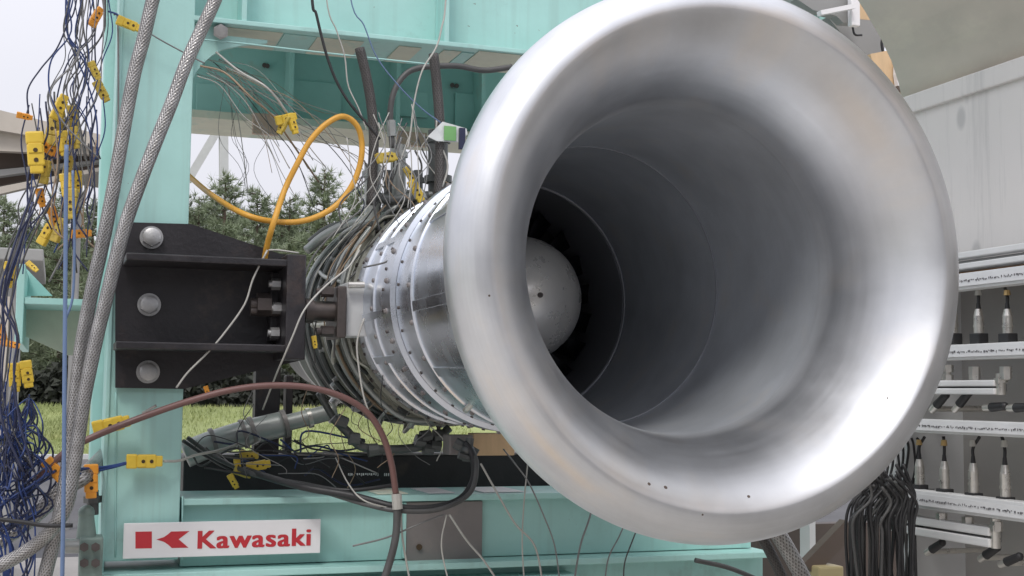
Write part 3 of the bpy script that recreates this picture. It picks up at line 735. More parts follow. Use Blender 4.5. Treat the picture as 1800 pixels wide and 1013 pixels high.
MB().poly([spt(*p) for p in ((275, 948.6), (288, 944.5), (296, 939), (301, 934.6), (333, 933.8), (314, 948.3), (331.5, 963), (302, 963.6), (296, 958), (288, 952.6))], (0, .0012, 0)).build('river_emblem', RED, SG)
fc = bpy.data.curves.new('lettering', 'FONT'); fc.body = 'Kawasaki'; fc.size = 1.0; fc.space_character = 1.10
to = bpy.data.objects.new('lettering', fc); C.objects.link(to)
bpy.context.view_layer.update()
dg = bpy.context.evaluated_depsgraph_get()
tm = bpy.data.meshes.new_from_object(to.evaluated_get(dg)); bpy.data.objects.remove(to)
bx0, bx1 = min(v.co.x for v in tm.vertices), max(v.co.x for v in tm.vertices); by0, by1 = min(v.co.y for v in tm.vertices), max(v.co.y for v in tm.vertices)
L0, L1 = spt(349, 948), spt(545, 946); zt0, zt1 = spt(447, 962.0).z, spt(447, 931.5).z
lv, lf = [], []
for k_, (ox, oz) in enumerate([(a_ * .0011, c_ * .0005) for a_ in (-2, -1, 0, 1, 2) for c_ in (-1, 0, 1)]):   # heavy face: strokes overprinted side by side
    n0 = len(lv)
    for v in tm.vertices:
        fx = (v.co.x - bx0) / (bx1 - bx0); fy = (v.co.y - by0) / (by1 - by0)
        lv.append((L0.x + fx * (L1.x - L0.x) + ox, Yt - k_ * .00004, zt0 + fy * (zt1 - zt0) + oz))
    lf += [tuple(n0 + i for i in p.vertices) for p in tm.polygons]
lm = bpy.data.meshes.new('lettering'); lm.from_pydata(lv, [], lf); lm.materials.append(RED)
put(bpy.data.objects.new('lettering', lm), SG)

# ------------------------------------------------------------------ black mount bracket
BR = empty('mount_bracket', P(340, 685, YF - .02), 'black steel mount bracket bolted to the teal column', 'bracket')
Yp = YF - .026
MB().poly(px([(203, 420), (235, 391), (336, 394), (492, 446), (536, 452), (536, 632), (420, 660), (322, 684), (203, 682)], Yp), (0, .02, 0)).build('back_plate', BLACK, BR)
def ledge(x0, x1, y, tpx, out, nm):
    yz = level(y, (x0 + x1) / 2, Yp - out); th = tpx / 745
    return slabz(P(x0, y, Yp - out).x, P(x1, y, Yp - out).x, Yp - out, Yp - .0005, yz - th, yz, .003).build(nm, BLACK, BR)
ledge(222, 512, 450, 12, .16, 'upper_rib')
ledge(204, 512, 603, 12, .16, 'lower_rib')
pbox(503, 447, 537, 632, Yp - .165, .165, None, .003).build('end_plate', BLACK, BR)
pbox(476, 480, 503, 600, Yp - .05, .05, None, .002).build('pad_plate', BLACK, BR)
for (x, y) in ((266, 418), (262, 536), (260, 654)):
    c = P(x, y, Yp)
    b_ = MB().cyl((c.x, Yp - .006, c.z), (c.x, Yp - .0005, c.z), .0262, .0262, 28).cyl((c.x, Yp - .026, c.z), (c.x, Yp - .006, c.z), .0215, .0225, 6).cyl((c.x, Yp - .029, c.z), (c.x, Yp - .026, c.z), .0150, .0200, 18)
    b_.build('bolt', ZINC, BR, 35)
Yn = Yp - .09
for (x, y) in ((488, 500), (490, 542), (486, 586)):
    c = P(x, y, Yn); MB().cyl((c.x - .014, Yn, c.z), (c.x + .006, Yn, c.z), .0135, .0135, 6).cyl((c.x - .020, Yn, c.z), (c.x - .014, Yn, c.z), .008, .008, 12).build('nut', ZINC, BR, 35)
Yn = Yp - .075
c = P(463, 536, Yn); MB().cyl((c.x - .016, Yn, c.z), (c.x + .016, Yn, c.z), .027, .027, 6).cyl((c.x - .03, Yn, c.z), (c.x - .016, Yn, c.z), .015, .015, 14).build('shaft_nut', DARKB, BR, 35)
c0, c1 = P(440, 546, Yp - .075), P(600, 546, Yp - .075)
MB().cyl((c0.x, Yp - .075, c0.z), (P(505, 546, Yp - .075).x, Yp - .075, c0.z), .012, .012, 14).build('stud', DARKB, BR, 35)

# ------------------------------------------------------------------ jet engine
E_ = empty('jet_engine', (AX, 3.2, 1.2), 'silver jet engine slung in the teal stand behind the bellmouth', 'engine')
def lp(prof, name, m, parent=E_, n=112, sm=30): return MB().lathe(prof, n, None, True).build(name, m, parent, sm)
def ringbolts(Y, r, n, parent, a0=0.0, rad=.0075, out=.011, radial=True, m=DARKB, step=1):
    me = None
    for i in range(n):
        a = a0 + 2 * math.pi * i / n
        d = Vector((math.sin(a), 0, math.cos(a)))
        if me is None:
            me = MB(); me.cyl((0, 0, -.003), (0, 0, out), rad, rad * .92, 6).cyl((0, 0, -.003), (0, 0, .003), rad * 1.35, rad * 1.35, 12)
            bmesh.ops.recalc_face_normals(me.bm, faces=me.bm.faces); x = bpy.data.meshes.new('bolt'); me.bm.to_mesh(x); me.bm.free(); x.materials.append(m); me = x
        o = bpy.data.objects.new('bolt', me); C.objects.link(o)
        o.matrix_world = Matrix.Translation(Vector((AX, Y, AZ)) + d * r) @ d.to_track_quat('Z', 'Y').to_matrix().to_4x4()
        mw = o.matrix_basis.copy(); o.parent = parent; o.matrix_parent_inverse = Matrix.Translation(-parent.location); o.matrix_basis = mw
DI = .264; DT = .2745       # duct radius at the fan and at the throat
fanc = lp([(2.745, .2895), (3.07, .284), (3.07, DI + .002), (2.745, DI + .002)], 'fan_case', CASE)
lp([(2.715, .285), (2.718, .2965), (2.79, .2965), (2.793, .285)], 'front_band', CASE)
lp([(3.03, .2825), (3.033, .2905), (3.095, .2905), (3.10, .270)], 'mount_ring', CASE)
ringbolts(2.752, .2965, 28, E_, .11, .0047, .006, m=PLATE)
ringbolts(3.062, .2905, 26, E_, .02, .0047, .006, m=PLATE)
ringbolts(2.778, .2965, 40, E_, .05, .0028, .003, m=DARKB)
ringbolts(3.085, .2905, 40, E_, .05, .0028, .003, m=DARKB)
ringbolts(2.915, .2905, 28, E_, .16, .0038, .004, m=PLATE)
lp([(2.90, .286), (2.902, .2905), (2.925, .2905), (2.927, .286)], 'stiffening_band', CASE)
ringbolts(2.564, .2945, 24, E_, .03, .0042, .005, m=PLATE)
ringbolts(2.69, .2850, 36, E_, .07, .0026, .0028, m=DARKB)
# lap joints of the casing sheets
for ang in (-97, -62, -118, 40, 130):
    a = math.radians(ang); d = Vector((math.sin(a), 0, math.cos(a))); tg = Vector((math.cos(a), 0, -math.sin(a)))
    R = Matrix((tg, Vector((0, 1, 0)), d)).transposed()
    MB().box(Vector((AX, 2.91, AZ)) + d * .2885, (.018, .22, .004), R, .001).build('lap_seam', CASE, E_)
# spinner and fan
nose = [(2.585 + .14 * (1 - math.cos(t * math.pi / 2 / 14)), .1415 * math.sin(t * math.pi / 2 / 14)) for t in range(15)] + [(2.885, .142)]
sp_ = MB().lathe(nose, 64).build('spinner', SPIN, E_, 40)
MB().cyl((AX, 2.581, AZ), (AX, 2.590, AZ), .0055, .0065, 14).build('spinner_bolt', DARKB, E_)
lp([(2.735, DI + .0012), (2.7355, DI - .0006), (2.7385, DI - .0006), (2.745, DI + .0012)], 'joint_ring', FDUCT)
lp([(2.746, DI + .0015), (2.746, DI), (3.06, DI - .004), (3.06, DI + .0015)], 'fan_duct', FDUCT)
def blade(i, n):
    a = 2 * math.pi * i / n; q = MB(); rows = []
    for k in range(5):
        t = k / 4; r = .12 + t * (DI - .126); tw = math.radians(25 + 38 * t); ch = .052
        for s_ in (-1, 0, 1):
            yy = 2.93 + s_ * ch * math.cos(tw) * .5; off = s_ * ch * math.sin(tw) * .5 / r
            rows.append(q.bm.verts.new((AX + r * math.sin(a + off), yy + (.004 if s_ == 0 else 0), AZ + r * math.cos(a + off))))
    for k in range(4):
        for s_ in range(2): q.bm.faces.new((rows[k * 3 + s_], rows[k * 3 + s_ + 1], rows[k * 3 + s_ + 4], rows[k * 3 + s_ + 3]))
    o = q.build('fan_blade', BLADE, E_, 60); md = o.modifiers.new('t', 'SOLIDIFY'); md.thickness = .003
for i in range(22): blade(i, 22)
MB().lathe([(2.89, .128), (2.89, .0001), (2.97, .0001), (2.97, .128)], 48).build('fan_disc', BLADE, E_)
MB().lathe([(2.99, .0001), (2.99, DI - .006), (3.0, DI - .006), (3.0, .0001)], 48).build('stator_ring', RUB, E_)
# aft casings
lp([(3.10, .268), (3.29, .262), (3.29, .2), (3.10, .2)], 'compressor_case', OLIVE)
lp([(3.165, .262), (3.165, .281), (3.185, .281), (3.185, .262)], 'flange', OLIVE)
lp([(3.285, .262), (3.285, .298), (3.31, .298), (3.31, .262)], 'flange', GREYP)
lp([(3.31, .27), (3.50, .274), (3.50, .2), (3.31, .2)], 'compressor_case', OLIVE)
lp([(3.40, .27), (3.40, .290), (3.415, .290), (3.415, .27)], 'flange', CASE)
lp([(3.50, .27), (3.50, .300), (3.525, .300), (3.525, .27)], 'flange', OLIVE)
lp([(3.525, .276), (3.72, .268), (3.72, .2), (3.525, .2)], 'combustor_case', GREYP)
lp([(3.72, .25), (3.72, .296), (3.745, .296), (3.745, .25)], 'flange', OLIVE)
lp([(3.745, .262), (4.15, .235), (4.15, .1), (3.745, .1)], 'turbine_case', OLIVE)
lp([(4.15, .20), (4.15, .262), (4.17, .262), (4.17, .20)], 'flange', GREYP)
lp([(4.17, .235), (4.75, .20), (4.75, .12), (4.17, .12)], 'exhaust_nozzle', DKPIPE)
for (Y, r_, wd) in ((3.135, .292, .008), (3.215, .286, .012), (3.245, .295, .007), (3.345, .296, .008), (3.455, .301, .010), (3.575, .298, .010), (3.63, .303, .008), (3.68, .292, .012)):
    lp([(Y, .255), (Y, r_), (Y + wd, r_), (Y + wd, .255)], 'flange', random.choice((OLIVE, GREYP, CASE, OLIVE)))
for (Y, r, n, a0) in ((3.298, .298, 20, .05), (3.512, .300, 22, .1), (3.175, .281, 18, .2), (3.408, .29, 18, .0)): ringbolts(Y, r, n, E_, a0, .006, .012, m=ZINC if n == 22 else DARKB)
rn = random.Random(17)
def ap(a, Y, r): return Vector((AX + r * math.sin(a), Y, AZ + r * math.cos(a)))
for i in range(15):             # pipes wrapped round the casing
    Y0 = 3.12 + i * .043 + rn.uniform(-.01, .01); r0 = .29 + rn.uniform(0, .022); a0 = math.radians(rn.uniform(-175, -120)); a1 = math.radians(rn.uniform(-60, 25)); dY = rn.uniform(-.02, .05)
    pts = [ap(a0 + (a1 - a0) * j / 12, Y0 + dY * j / 12 + rn.uniform(-.004, .004), r0 + (0 if 0 < j < 12 else -.02)) for j in range(13)]
    tube('pipe', pts, rn.choice((.004, .005, .007, .009)), rn.choice((GREYP, OLIVE, DKPIPE, STEEL, WTAN, GREYP)), parent=E_, n=8, k=3)
for i in range(18):             # pipes running fore and aft
    a = math.radians(rn.uniform(-165, 30)); r0 = .296 + rn.uniform(0, .03); y0 = rn.uniform(3.12, 3.3); y1 = y0 + rn.uniform(.2, .5); da = rn.uniform(-.25, .25)
    pts = [ap(a, y0, r0 - .03), ap(a, y0 + .02, r0), ap(a + da * .4, (y0 + y1) / 2, r0 + rn.uniform(0, .015)), ap(a + da, y1 - .02, r0), ap(a + da, y1, r0 - .03)]
    tube('pipe', pts, rn.choice((.004, .006, .008)), rn.choice((GREYP, DKPIPE, STEEL, OLIVE)), parent=E_, n=8, k=4)
for i in range(26):             # bosses, brackets and unions
    a = math.radians(rn.uniform(-170, 20)); Y = rn.uniform(3.14, 3.9); p = ap(a, Y, .275); d = (p - Vector((AX, Y, AZ))).normalized()
    rr = rn.uniform(.008, .018)
    MB().cyl(p - d * .01, p + d * rn.uniform(.015, .045), rr, rr * .9, rn.choice((6, 10, 12))).cyl(p + d * .01, p + d * .018, rr * 1.35, rr * 1.35, 6).build('boss', rn.choice((GREYP, OLIVE, DKPIPE, ZINC)), E_, 35)
# side trunnion block
Yk = 3.03
MB().box((0, 0, 0), (1, 1, 1)).bm.free()
pbox(609, 497, 660, 592, Yk, .10, None, .004).build('trunnion_pad', LGREY, E_)
pbox(593, 503, 609, 594, Yk - .025, .14, None, .003).build('trunnion_plate', DARKB, E_)
ca = P(520, 546, Yk + .03)
MB().cyl((P(505, 546, Yk).x, Yk + .02, ca.z), (P(596, 546, Yk).x, Yk + .02, ca.z), .024, .024, 24).cyl((P(538, 546, Yk).x, Yk + .02, ca.z), (P(552, 546, Yk).x, Yk + .02, ca.z), .030, .030, 24).build('trunnion_shaft', DARKB, E_, 35)
for (x, y) in ((578, 512), (578, 582)):
    c = P(x, y, Yk - .02); MB().cyl((c.x - .015, Yk, c.z), (c.x + .015, Yk, c.z), .013, .013, 6).cyl((c.x - .026, Yk, c.z), (c.x - .01, Yk, c.z), .008, .008, 10).build('trunnion_bolt', DARKB, E_, 35)
MB().cyl(P(612, 501, Yk - .02), P(640, 501, Yk - .02), .008, .008, 12).build('probe', STEEL, E_, 35)
MB().cyl(P(733, 501, 2.62), P(768, 501, 2.62), .0065, .0065, 12).cyl(P(738, 501, 2.62), P(750, 501, 2.62), .010, .010, 12).build('probe', STEEL, E_, 35)
# top outlets, elbows, brackets
for (x, y0, y1, Y, r, m) in ((655, 290, 420, 3.3, .022, GREYP), (700, 255, 375, 3.25, .020, GREYP), (682, 300, 400, 3.2, .011, DKPIPE), (735, 300, 380, 3.15, .012, DKPIPE), (770, 230, 350, 3.2, .026, DKPIPE)):
    MB().cyl(P(x, y0, Y), P(x, y1, Y), r, r, 16).cyl(P(x, y0 + 12, Y), P(x, y0 + 22, Y), r * 1.3, r * 1.3, 6).cyl(P(x, y1 - 40, Y), P(x, y1 - 28, Y), r * 1.4, r * 1.4, 16).build('riser_pipe', m, E_, 35)
tube('elbow_pipe', px([(655, 345), (690, 352), (725, 347), (752, 345)], 3.15), .013, DKPIPE, parent=E_, n=12)
tube('bleed_pipe', px([(540, 440, 3.7), (570, 415, 3.65), (610, 395, 3.55), (650, 385, 3.45), (680, 370, 3.35)], 3.4), .014, GREYP, parent=E_, n=12)
tube('bleed_pipe', px([(545, 425, 3.75), (580, 400, 3.7), (630, 390, 3.6)], 3.4), .010, DKPIPE, parent=E_, n=12)
# oil lines and accessory drive below
tube('oil_line', px([(585, 735), (612, 760), (635, 785), (690, 790), (740, 785), (770, 770), (790, 752)], 3.2), .011, DKPIPE, parent=E_, n=10)
tube('oil_line', px([(560, 690), (590, 740), (620, 770), (640, 778)], 3.3), .009, DKPIPE, parent=E_, n=10)
for (x, y) in ((622, 772), (655, 790), (738, 778), (752, 790), (770, 765), (748, 765), (765, 785), (600, 745)):
    c = P(x, y, 3.19); MB().cyl((c.x - .012, c.y, c.z + random.uniform(-.01, .01)), (c.x + .014, c.y, c.z), .017, .015, 8).build('union_nut', DKPIPE, E_, 35)
MB().ball(P(822, 792, 3.0), .018, (1, 1, .8), 14).cyl(P(800, 778, 3.02), P(838, 800, 3.0), .014, .014, 8).cyl(P(826, 770, 3.0), P(820, 812, 3.0), .011, .011, 8).cyl(P(806, 800, 2.99), P(826, 806, 2.99), .009, .009, 6).build('fuel_pump', DKPIPE, E_, 35)
pbox(790, 765, 832, 800, 3.05, .06, None, .004).build('pump_bracket', PLATE, E_)
pbox(832, 762, 905, 801, 3.1, .05, None, .003).build('rust_plate', TAN, E_)
# bare nozzle tab near the bell
tube('probe', px([(818, 722, 2.55), (838, 702, 2.5)], 2.5), .0065, STEEL, parent=E_, n=10)

# starter duct under the engine
sd_ = empty('starter_duct', P(450, 800, 3.5), 'grey ribbed duct angled up to the engine under the bracket', 'duct')
tube('duct_body', px([(325, 800), (365, 783), (430, 762), (500, 745)], 3.45), .034, GREYP, parent=sd_, n=20)
tube('duct_neck', px([(495, 746), (540, 735), (590, 722)], 3.45), .022, GREYP, parent=sd_, n=16)
for (x, y, r) in ((372, 781, .041), (425, 764, .039), (440, 759, .039), (497, 746, .038), (540, 736, .027), (575, 727, .028)):
    a, b = P(x, y, 3.45), P(x + 7, y - 2, 3.45); MB().cyl(a, b, r, r, 20).build('clamp_band', PLATE if r > .03 else STEEL, sd_, 35)
# black uprights behind the bracket
for (x0, y0, x1, y1, lab) in ((448, 640, 492, 805, 'thick black post standing below the right end of the bracket'), (502, 660, 514, 830, 'thin black rod standing right of the thick black post')):
    o = pbox(x0, y0, x1, y1, 3.55, .05, None, .003).build('support_post', BLACK, label=lab, cat='post')

# ------------------------------------------------------------------ bellmouth
B_ = empty('bellmouth_intake', (AX, 1.95, AZ - .45), 'large polished aluminium bellmouth intake facing the camera', 'intake')
YL = 1.80; R0 = .4395
bell = []
for t in range(9): bell.append((YL + .060 - .060 * t / 8, R0 - .014 * (1 - t / 8) ** 2))
for t in range(1, 13):
    a = math.pi / 2 * t / 12; bell.append((YL - .060 * math.sin(a), R0 - .052 * (1 - math.cos(a))))
Rc, Yc_ = R0 - .052, YL - .060
for t in range(1, 33):
    a = math.pi / 2 * t / 32; bell.append((Yc_ + .195 * (1 - max(0, math.cos(a)) ** 1.42), Rc - (Rc - DT) * math.sin(a) ** 1.42))
back = [(1.935, DT), (1.935, DT + .012)]
for t in range(1, 10):
    a = math.pi / 2 * (1 - t / 10); back.append((Yc_ + .018 + .195 * (1 - math.cos(a) ** 1.42), Rc + .012 - (Rc - DT) * math.sin(a) ** 1.42))
back.append((YL + .052, R0 - .022))
lp([(2.30, DT - .004), (2.30, DT - .0062), (2.302, DT - .0062), (2.302, DT - .004)], 'duct_seam', FDUCT, B_)
MB().lathe(bell + back, 200, None, True).build('bell_lip', ALU, B_, 50)
du = lp([(1.9352, DT), (2.0, DT - .001), (2.4, DT - .004), (2.735, DI + .003), (2.735, DI + .012), (2.4, DT + .004), (1.9352, DT + .011)], 'duct_lining', DUCT, B_, 144)
lp([(2.012, .302), (2.012, .308), (2.40, .296), (2.713, .2845), (2.713, .279), (2.4, .2935)], 'outer_skin', CASE, B_)
lp([(2.55, .289), (2.553, .2945), (2.575, .2945), (2.577, .288)], 'joint_band', CASE, B_)
for ang in (-97, -60, -125, 35):
    a = math.radians(ang); d = Vector((math.sin(a), 0, math.cos(a))); tg = Vector((math.cos(a), 0, -math.sin(a)))
    R = Matrix((tg, Vector((0, 1, 0)), d)).transposed()
    MB().box(Vector((AX, 2.40, AZ)) + d * .2965, (.022, .29, .005), R @ Matrix.Rotation(-.034, 3, 'X'), .001).build('lap_seam', CASE, B_)
from mathutils.bvhtree import BVHTree
lipo = [o for o in B_.children if o.name.startswith('bell_lip')][0]
tree = BVHTree.FromPolygons([v.co for v in lipo.data.vertices], [p.vertices for p in lipo.data.polygons])
for (x, y, q_) in ((1141, 851, .0032), (1170, 857, .0036), (1316, 873, .0030), (1560, 700, .002), (1235, 905, .0018), (860, 520, .002)):
    hit, nr_, _, _ = tree.ray_cast(Vector((0, 0, H)), ray(x, y).normalized())
    if hit is None: continue
    if nr_.dot(ray(x, y)) > 0: nr_ = -nr_
    MB().cyl(hit - nr_ * .001, hit + nr_ * .0006, q_, q_ * .8, 8).build('pit_mark', DBROWN, B_)

# ------------------------------------------------------------------ things behind the bell, upper and lower right
fx = empty('light_fitting', P(1460, 50, 2.95), 'white light fitting poking out above the bellmouth at upper right', 'lamp')
pbox(1380, -60, 1508, -4, 2.95, .1, None, .004).build('housing', LGREY, fx)
MB().poly(px([(1400, -2), (1508, -4), (1510, 42), (1482, 40), (1470, 28), (1430, 18)], 2.9), (0, .03, 0)).build('shade_panel', MGREY, fx)
bar(P(1440, 24, 2.86), P(1500, 12, 2.86), .02, .012).build('tube_lamp', WHITE, fx)
pbox(1497, -30, 1512, 45, 2.87, .02, None, .003).build('end_cap', WHITE, fx)
gb = empty('grey_box', P(1520, 100, 2.95), 'grey sloping box tucked behind the bellmouth rim at upper right', 'box')
MB().poly(px([(1455, 30), (1562, 38), (1560, 60), (1550, 108), (1530, 118), (1480, 60)], 2.98), (0, .15, 0)).build('body', MGREY, gb)
tube('cable', px([(1498, 38), (1502, 60), (1515, 62)], 2.95), .003, RUB, parent=gb)
tube('cable', px([(1558, 55), (1550, 75), (1556, 100), (1566, 92)], 2.95), .004, RUB, parent=gb)
ob = MB().poly(px([(1505, -30), (1545, 10), (1562, 38), (1512, 34)], 3.0), (0, .1, 0)).build('board', TAN, label='tan board above the grey box against the overhang', cat='board')
tp = empty('wooden_post', P(1570, 200, 2.85), 'tan wooden post at the far end of the stained wall', 'post')
MB().poly(px([(1530, 95), (1566, 88), (1578, 100), (1602, 165), (1608, 330), (1560, 330), (1545, 160)], 2.82), (0, .08, 0)).build('timber', TAN, tp)
MB().poly(px([(1577, 100), (1590, 118), (1600, 156), (1580, 158), (1576, 130)], 2.80), (0, .015, 0)).build('white_plate', WHITE, tp)
pbox(1578, 152, 1600, 161, 2.785, .012).build('dark_strip', DBROWN, tp)

tube('braided_hose', px([(1320, 870), (1362, 930), (1395, 985), (1425, 1045), (1450, 1110)], 2.75), .020, BRAID, 'braided steel hose sloping down below the bellmouth at lower right', 'hose', n=20)
tube('braided_hose', px([(1300, 880), (1340, 945), (1368, 1000), (1395, 1060), (1410, 1110)], 2.80), .013, CORR, 'dark hose running beside the braided hose below the bellmouth', 'hose', n=16)
pbox(1424, 905, 1434, 1100, 3.1, .05).build('cabinet_edge', LGREY, label='pale cabinet edge between the brace and the timber', cat='cabinet')
pbox(1330, 920, 1640, 1120, 3.35, .05).build('brown_partition', DBROWN, label='dark brown partition behind the black cables', cat='partition')
bar(P(1418, 1000, 2.95), P(1490, 925, 2.95), .045, .03, None, (0, 1, 0)).build('timber_brace', DBROWN, label='brown timber brace slanting behind the black cable bundle', cat='brace')
pbox(1440, 996, 1484, 1060, 2.9, .08, None, .006).build('cream_box', CREAM, label='cream plastic box low beside the black cable bundle', cat='box')
pbox(1575, 770, 1592, 870, 2.66, .03).build('wall_post', LGREY, label='pale narrow post at the end of the lower rails', cat='post')
rn = random.Random(9)
for i in range(58):             # black cables draped over the end of the lowest rail
    x0 = 1494 + 114 * i / 57 + rn.uniform(-1, 1); d = rn.uniform(2.34, 2.54)
    xa = 1530 + (x0 - 1500) * .75; yt = 866 + (x0 - 1500) * .14 + rn.uniform(-16, 14)
    pts = px([(xa - rn.uniform(10, 40), yt - rn.uniform(20, 55)), (xa, yt), (x0, yt + 35), (x0 + rn.gauss(0, 3.5), 955 + rn.uniform(-15, 15)), (x0 + rn.gauss(0, 5), 1060), (x0 + rn.uniform(-14, 10), 1150)], d)
    tube('cable', pts, rn.uniform(.0024, .0040), rn.choice((RUB, RUB, RUB, RUBG)), nth(i) + ' black cable from the left in the bundle over the lowest rail', 'cable', 'black cables in the bundle hanging at lower right', n=7, k=5)
for i in range(7):
    x = 1545 + i * 9; tube('cable', px([(x, 900 - i * 3), (x + rn.uniform(8, 20), 850 - i * 4), (x + 16, 815 - i * 6), (x + 12, 770)], 2.62), .003, RUB, nth(i) + ' thin dark lead from the left above the black cable bundle', 'cable', 'thin leads above the black bundle')

# ------------------------------------------------------------------ yellow thermocouple plugs
def plug_meshes(m):
    a = MB().box((0, 0, 0), (.040, .016, .030), None, .003).box((.026, 0, 0), (.016, .013, .024), None, .003)
    a.box((-.012, -.0085, 0), (.018, .003, .024), None, .001)
    b = MB().box((-.032, 0, 0), (.024, .0165, .032), None, .004)
    h = MB().cyl((-.008, -.0108, .0), (-.008, -.0088, .0), .0042, .0042, 10).cyl((.010, -.0092, .0), (.010, -.0078, .0), .0042, .0042, 10)
    out = []
    for q, mm_ in ((a, m), (b, m), (h, HOLE)):
        bmesh.ops.recalc_face_normals(q.bm, faces=q.bm.faces); me = bpy.data.meshes.new('plug'); q.bm.to_mesh(me); q.bm.free(); me.materials.append(mm_); out.append(me)
    return out
PM = {'y': plug_meshes(YEL), 'd': plug_meshes(YDL), 'o': plug_meshes(ORA)}
def plug(x, y, ang, s, k, label, Y=2.95, rx=None, rz=None, group='yellow thermocouple plugs on the wires'):
    e = empty('thermocouple_plug', P(x, y, Y), label, 'plug', group)
    e.rotation_euler = (random.uniform(-.5, .5) if rx is None else rx, math.radians(ang), random.uniform(-.5, .5) if rz is None else rz)
    e.rotation_mode = 'XYZ'; e.scale = (s, s, s)
    for nm, me in zip(('body', 'socket', 'screw_hole'), PM[k]):
        o = bpy.data.objects.new(nm, me); C.objects.link(o); o.parent = e
    return e
plug(258, 811, 0, 1.02, 'y', 'bright yellow plug lying level on the column above the sign', 3.06, 0, 0)
plug(200, 746, -14, 1.05, 'y', 'yellow plug tilted along the brown hose on the column', 3.05, .1, 0)
plug(229, 44, 18, .72, 'y', 'yellow plug on the column top, left of the first braided hose', 3.06, 0, 0)
plug(101, 832, 48, .85, 'o', 'orange plug leaning beside the brown hose at its lower end', 2.9, 0, 0)
plug(160, 850, 88, .95, 'o', 'upright orange plug left of the column above the valve', 3.0, 0, .1)
plug(145, 411, -3, .6, 'o', 'small orange plug level across the wires beside the braided hose', 2.95)
plug(63, 273, 84, 1.15, 'y', 'largest yellow plug hanging upright with two dark holes', 2.9, 0, 0)
plug(86, 262, 28, .75, 'o', 'orange plug tilted across the top of the largest yellow plug', 2.93)
plug(45, 205, 8, .42, 'o', 'small orange plug alone on the outermost thin wire', 2.9)
plug(170, 28, -65, .62, 'o', 'orange plug high up, tilted beside the column top', 2.95)
LL = [(97, 222, -78, 1.15, 'd'), (106, 186, -70, .85, 'y'), (128, 212, 84, .85, 'd'), (167, 126, 60, .6, 'd'), (180, 163, 60, .75, 'd'), (118, 333, 80, .9, 'y'), (126, 362, 88, .95, 'd'), (136, 322, 86, .7, 'y'), (72, 350, 75, .6, 'o'), (84, 407, -62, .85, 'y'), (104, 402, -72, .8, 'd'), (58, 470, 40, .45, 'y'), (18, 486, 84, .85, 'y'), (4, 592, 78, .7, 'o'), (22, 606, 12, .5, 'o'), (26, 667, 86, .9, 'y'), (48, 661, 80, .85, 'y'), (112, 255, 80, .8, 'y'), (80, 300, -80, .75, 'd'), (132, 245, 80, .7, 'd'), (95, 385, 70, .7, 'o'), (120, 290, -82, .7, 'd')]
PLN = ['long dull yellow plug slanting left of the braided hoses', 'yellow plug at the top of the left cluster', 'dull yellow plug upright near the cluster top', 'dull plug beside the column below the top wires', 'dull yellow plug touching the column edge', 'yellow plug low in the middle of the cluster', 'dull yellow plug hanging below the cluster beside the blue tube', 'yellow plug squeezed against the blue tube', 'orange plug hanging below the largest yellow plug', 'yellow plug tilted at the foot of the cluster', 'dull plug beside the tilted yellow one at the cluster foot', 'tiny yellow plug above the stub beam', 'yellow plug at the left edge, beside the stub beam', 'orange plug at the very left edge below the stub beam', 'small orange plug level below the stub beam', 'left one of two upright yellow plugs under the stub beam', 'right one of two upright yellow plugs under the stub beam', 'yellow plug in the thick of the left cluster', 'dull plug below the largest yellow plug', 'dull plug deep behind the blue tube', 'orange plug between the two lower cluster plugs', 'dull plug hidden in the middle of the cluster']
for t, lb in zip(LL, PLN): plug(*t[:3], t[3] * .88, t[4], lb, 2.88 + random.uniform(0, .14))
for t, lb in (((505, 208, -20, .7, 'y'), 'upper plug of the bunch hanging under the rear beam'), ((515, 220, 70, .65, 'y'), 'lower plug of the bunch hanging under the rear beam'), ((497, 222, 115, .6, 'd'), 'dull plug at the left of the bunch under the rear beam'),
              ((733, 338, 55, .75, 'y'), 'yellow plug leaning on top of the engine casing'), ((722, 310, 60, .6, 'd'), 'dull plug above the engine casing beside the black riser'), ((682, 277, -12, .8, 'd'), 'dull yellow strip plug lying across the risers')):
    plug(*t, lb, 3.05)
for t, lb in (((457, 818, -10, .75, 'y'), 'yellow plug under the grey duct, right of the others'), ((440, 800, 5, .6, 'd'), 'dull plug touching the underside of the grey duct'), ((411, 848, 60, .5, 'y'), 'round looking yellow plug end on the black beam'), ((428, 832, 20, .6, 'd'), 'dull plug in the wire heap behind the column'), ((418, 822, 80, .5, 'y'), 'yellow plug at the left of the wire heap under the duct'), ((553, 603, 80, .38, 'y'), 'tiny yellow plug hanging beside the trunnion bolts'), ((365, 690, 70, .35, 'o'), 'tiny orange plug above the brown hose beside the column')):
    plug(*t, lb, 3.2 if t[0] < 500 and t[1] > 700 else 2.98)
# green tag in clear tape
gt = empty('green_tag', P(790, 240, 3.0), 'green square tag taped up above the engine beside the bellmouth', 'tag')
pbox(781, 222, 802, 247, 2.99, .004).build('tag_face', GREEN, gt)
MB().poly(px([(752, 240), (778, 214), (820, 226), (822, 236), (808, 250), (768, 248)], 2.997), (0, .004, 0)).build('tape', CLEAR, gt)
pbox(808, 225, 818, 262, 2.985, .01).build('clip', WNAVY, gt)

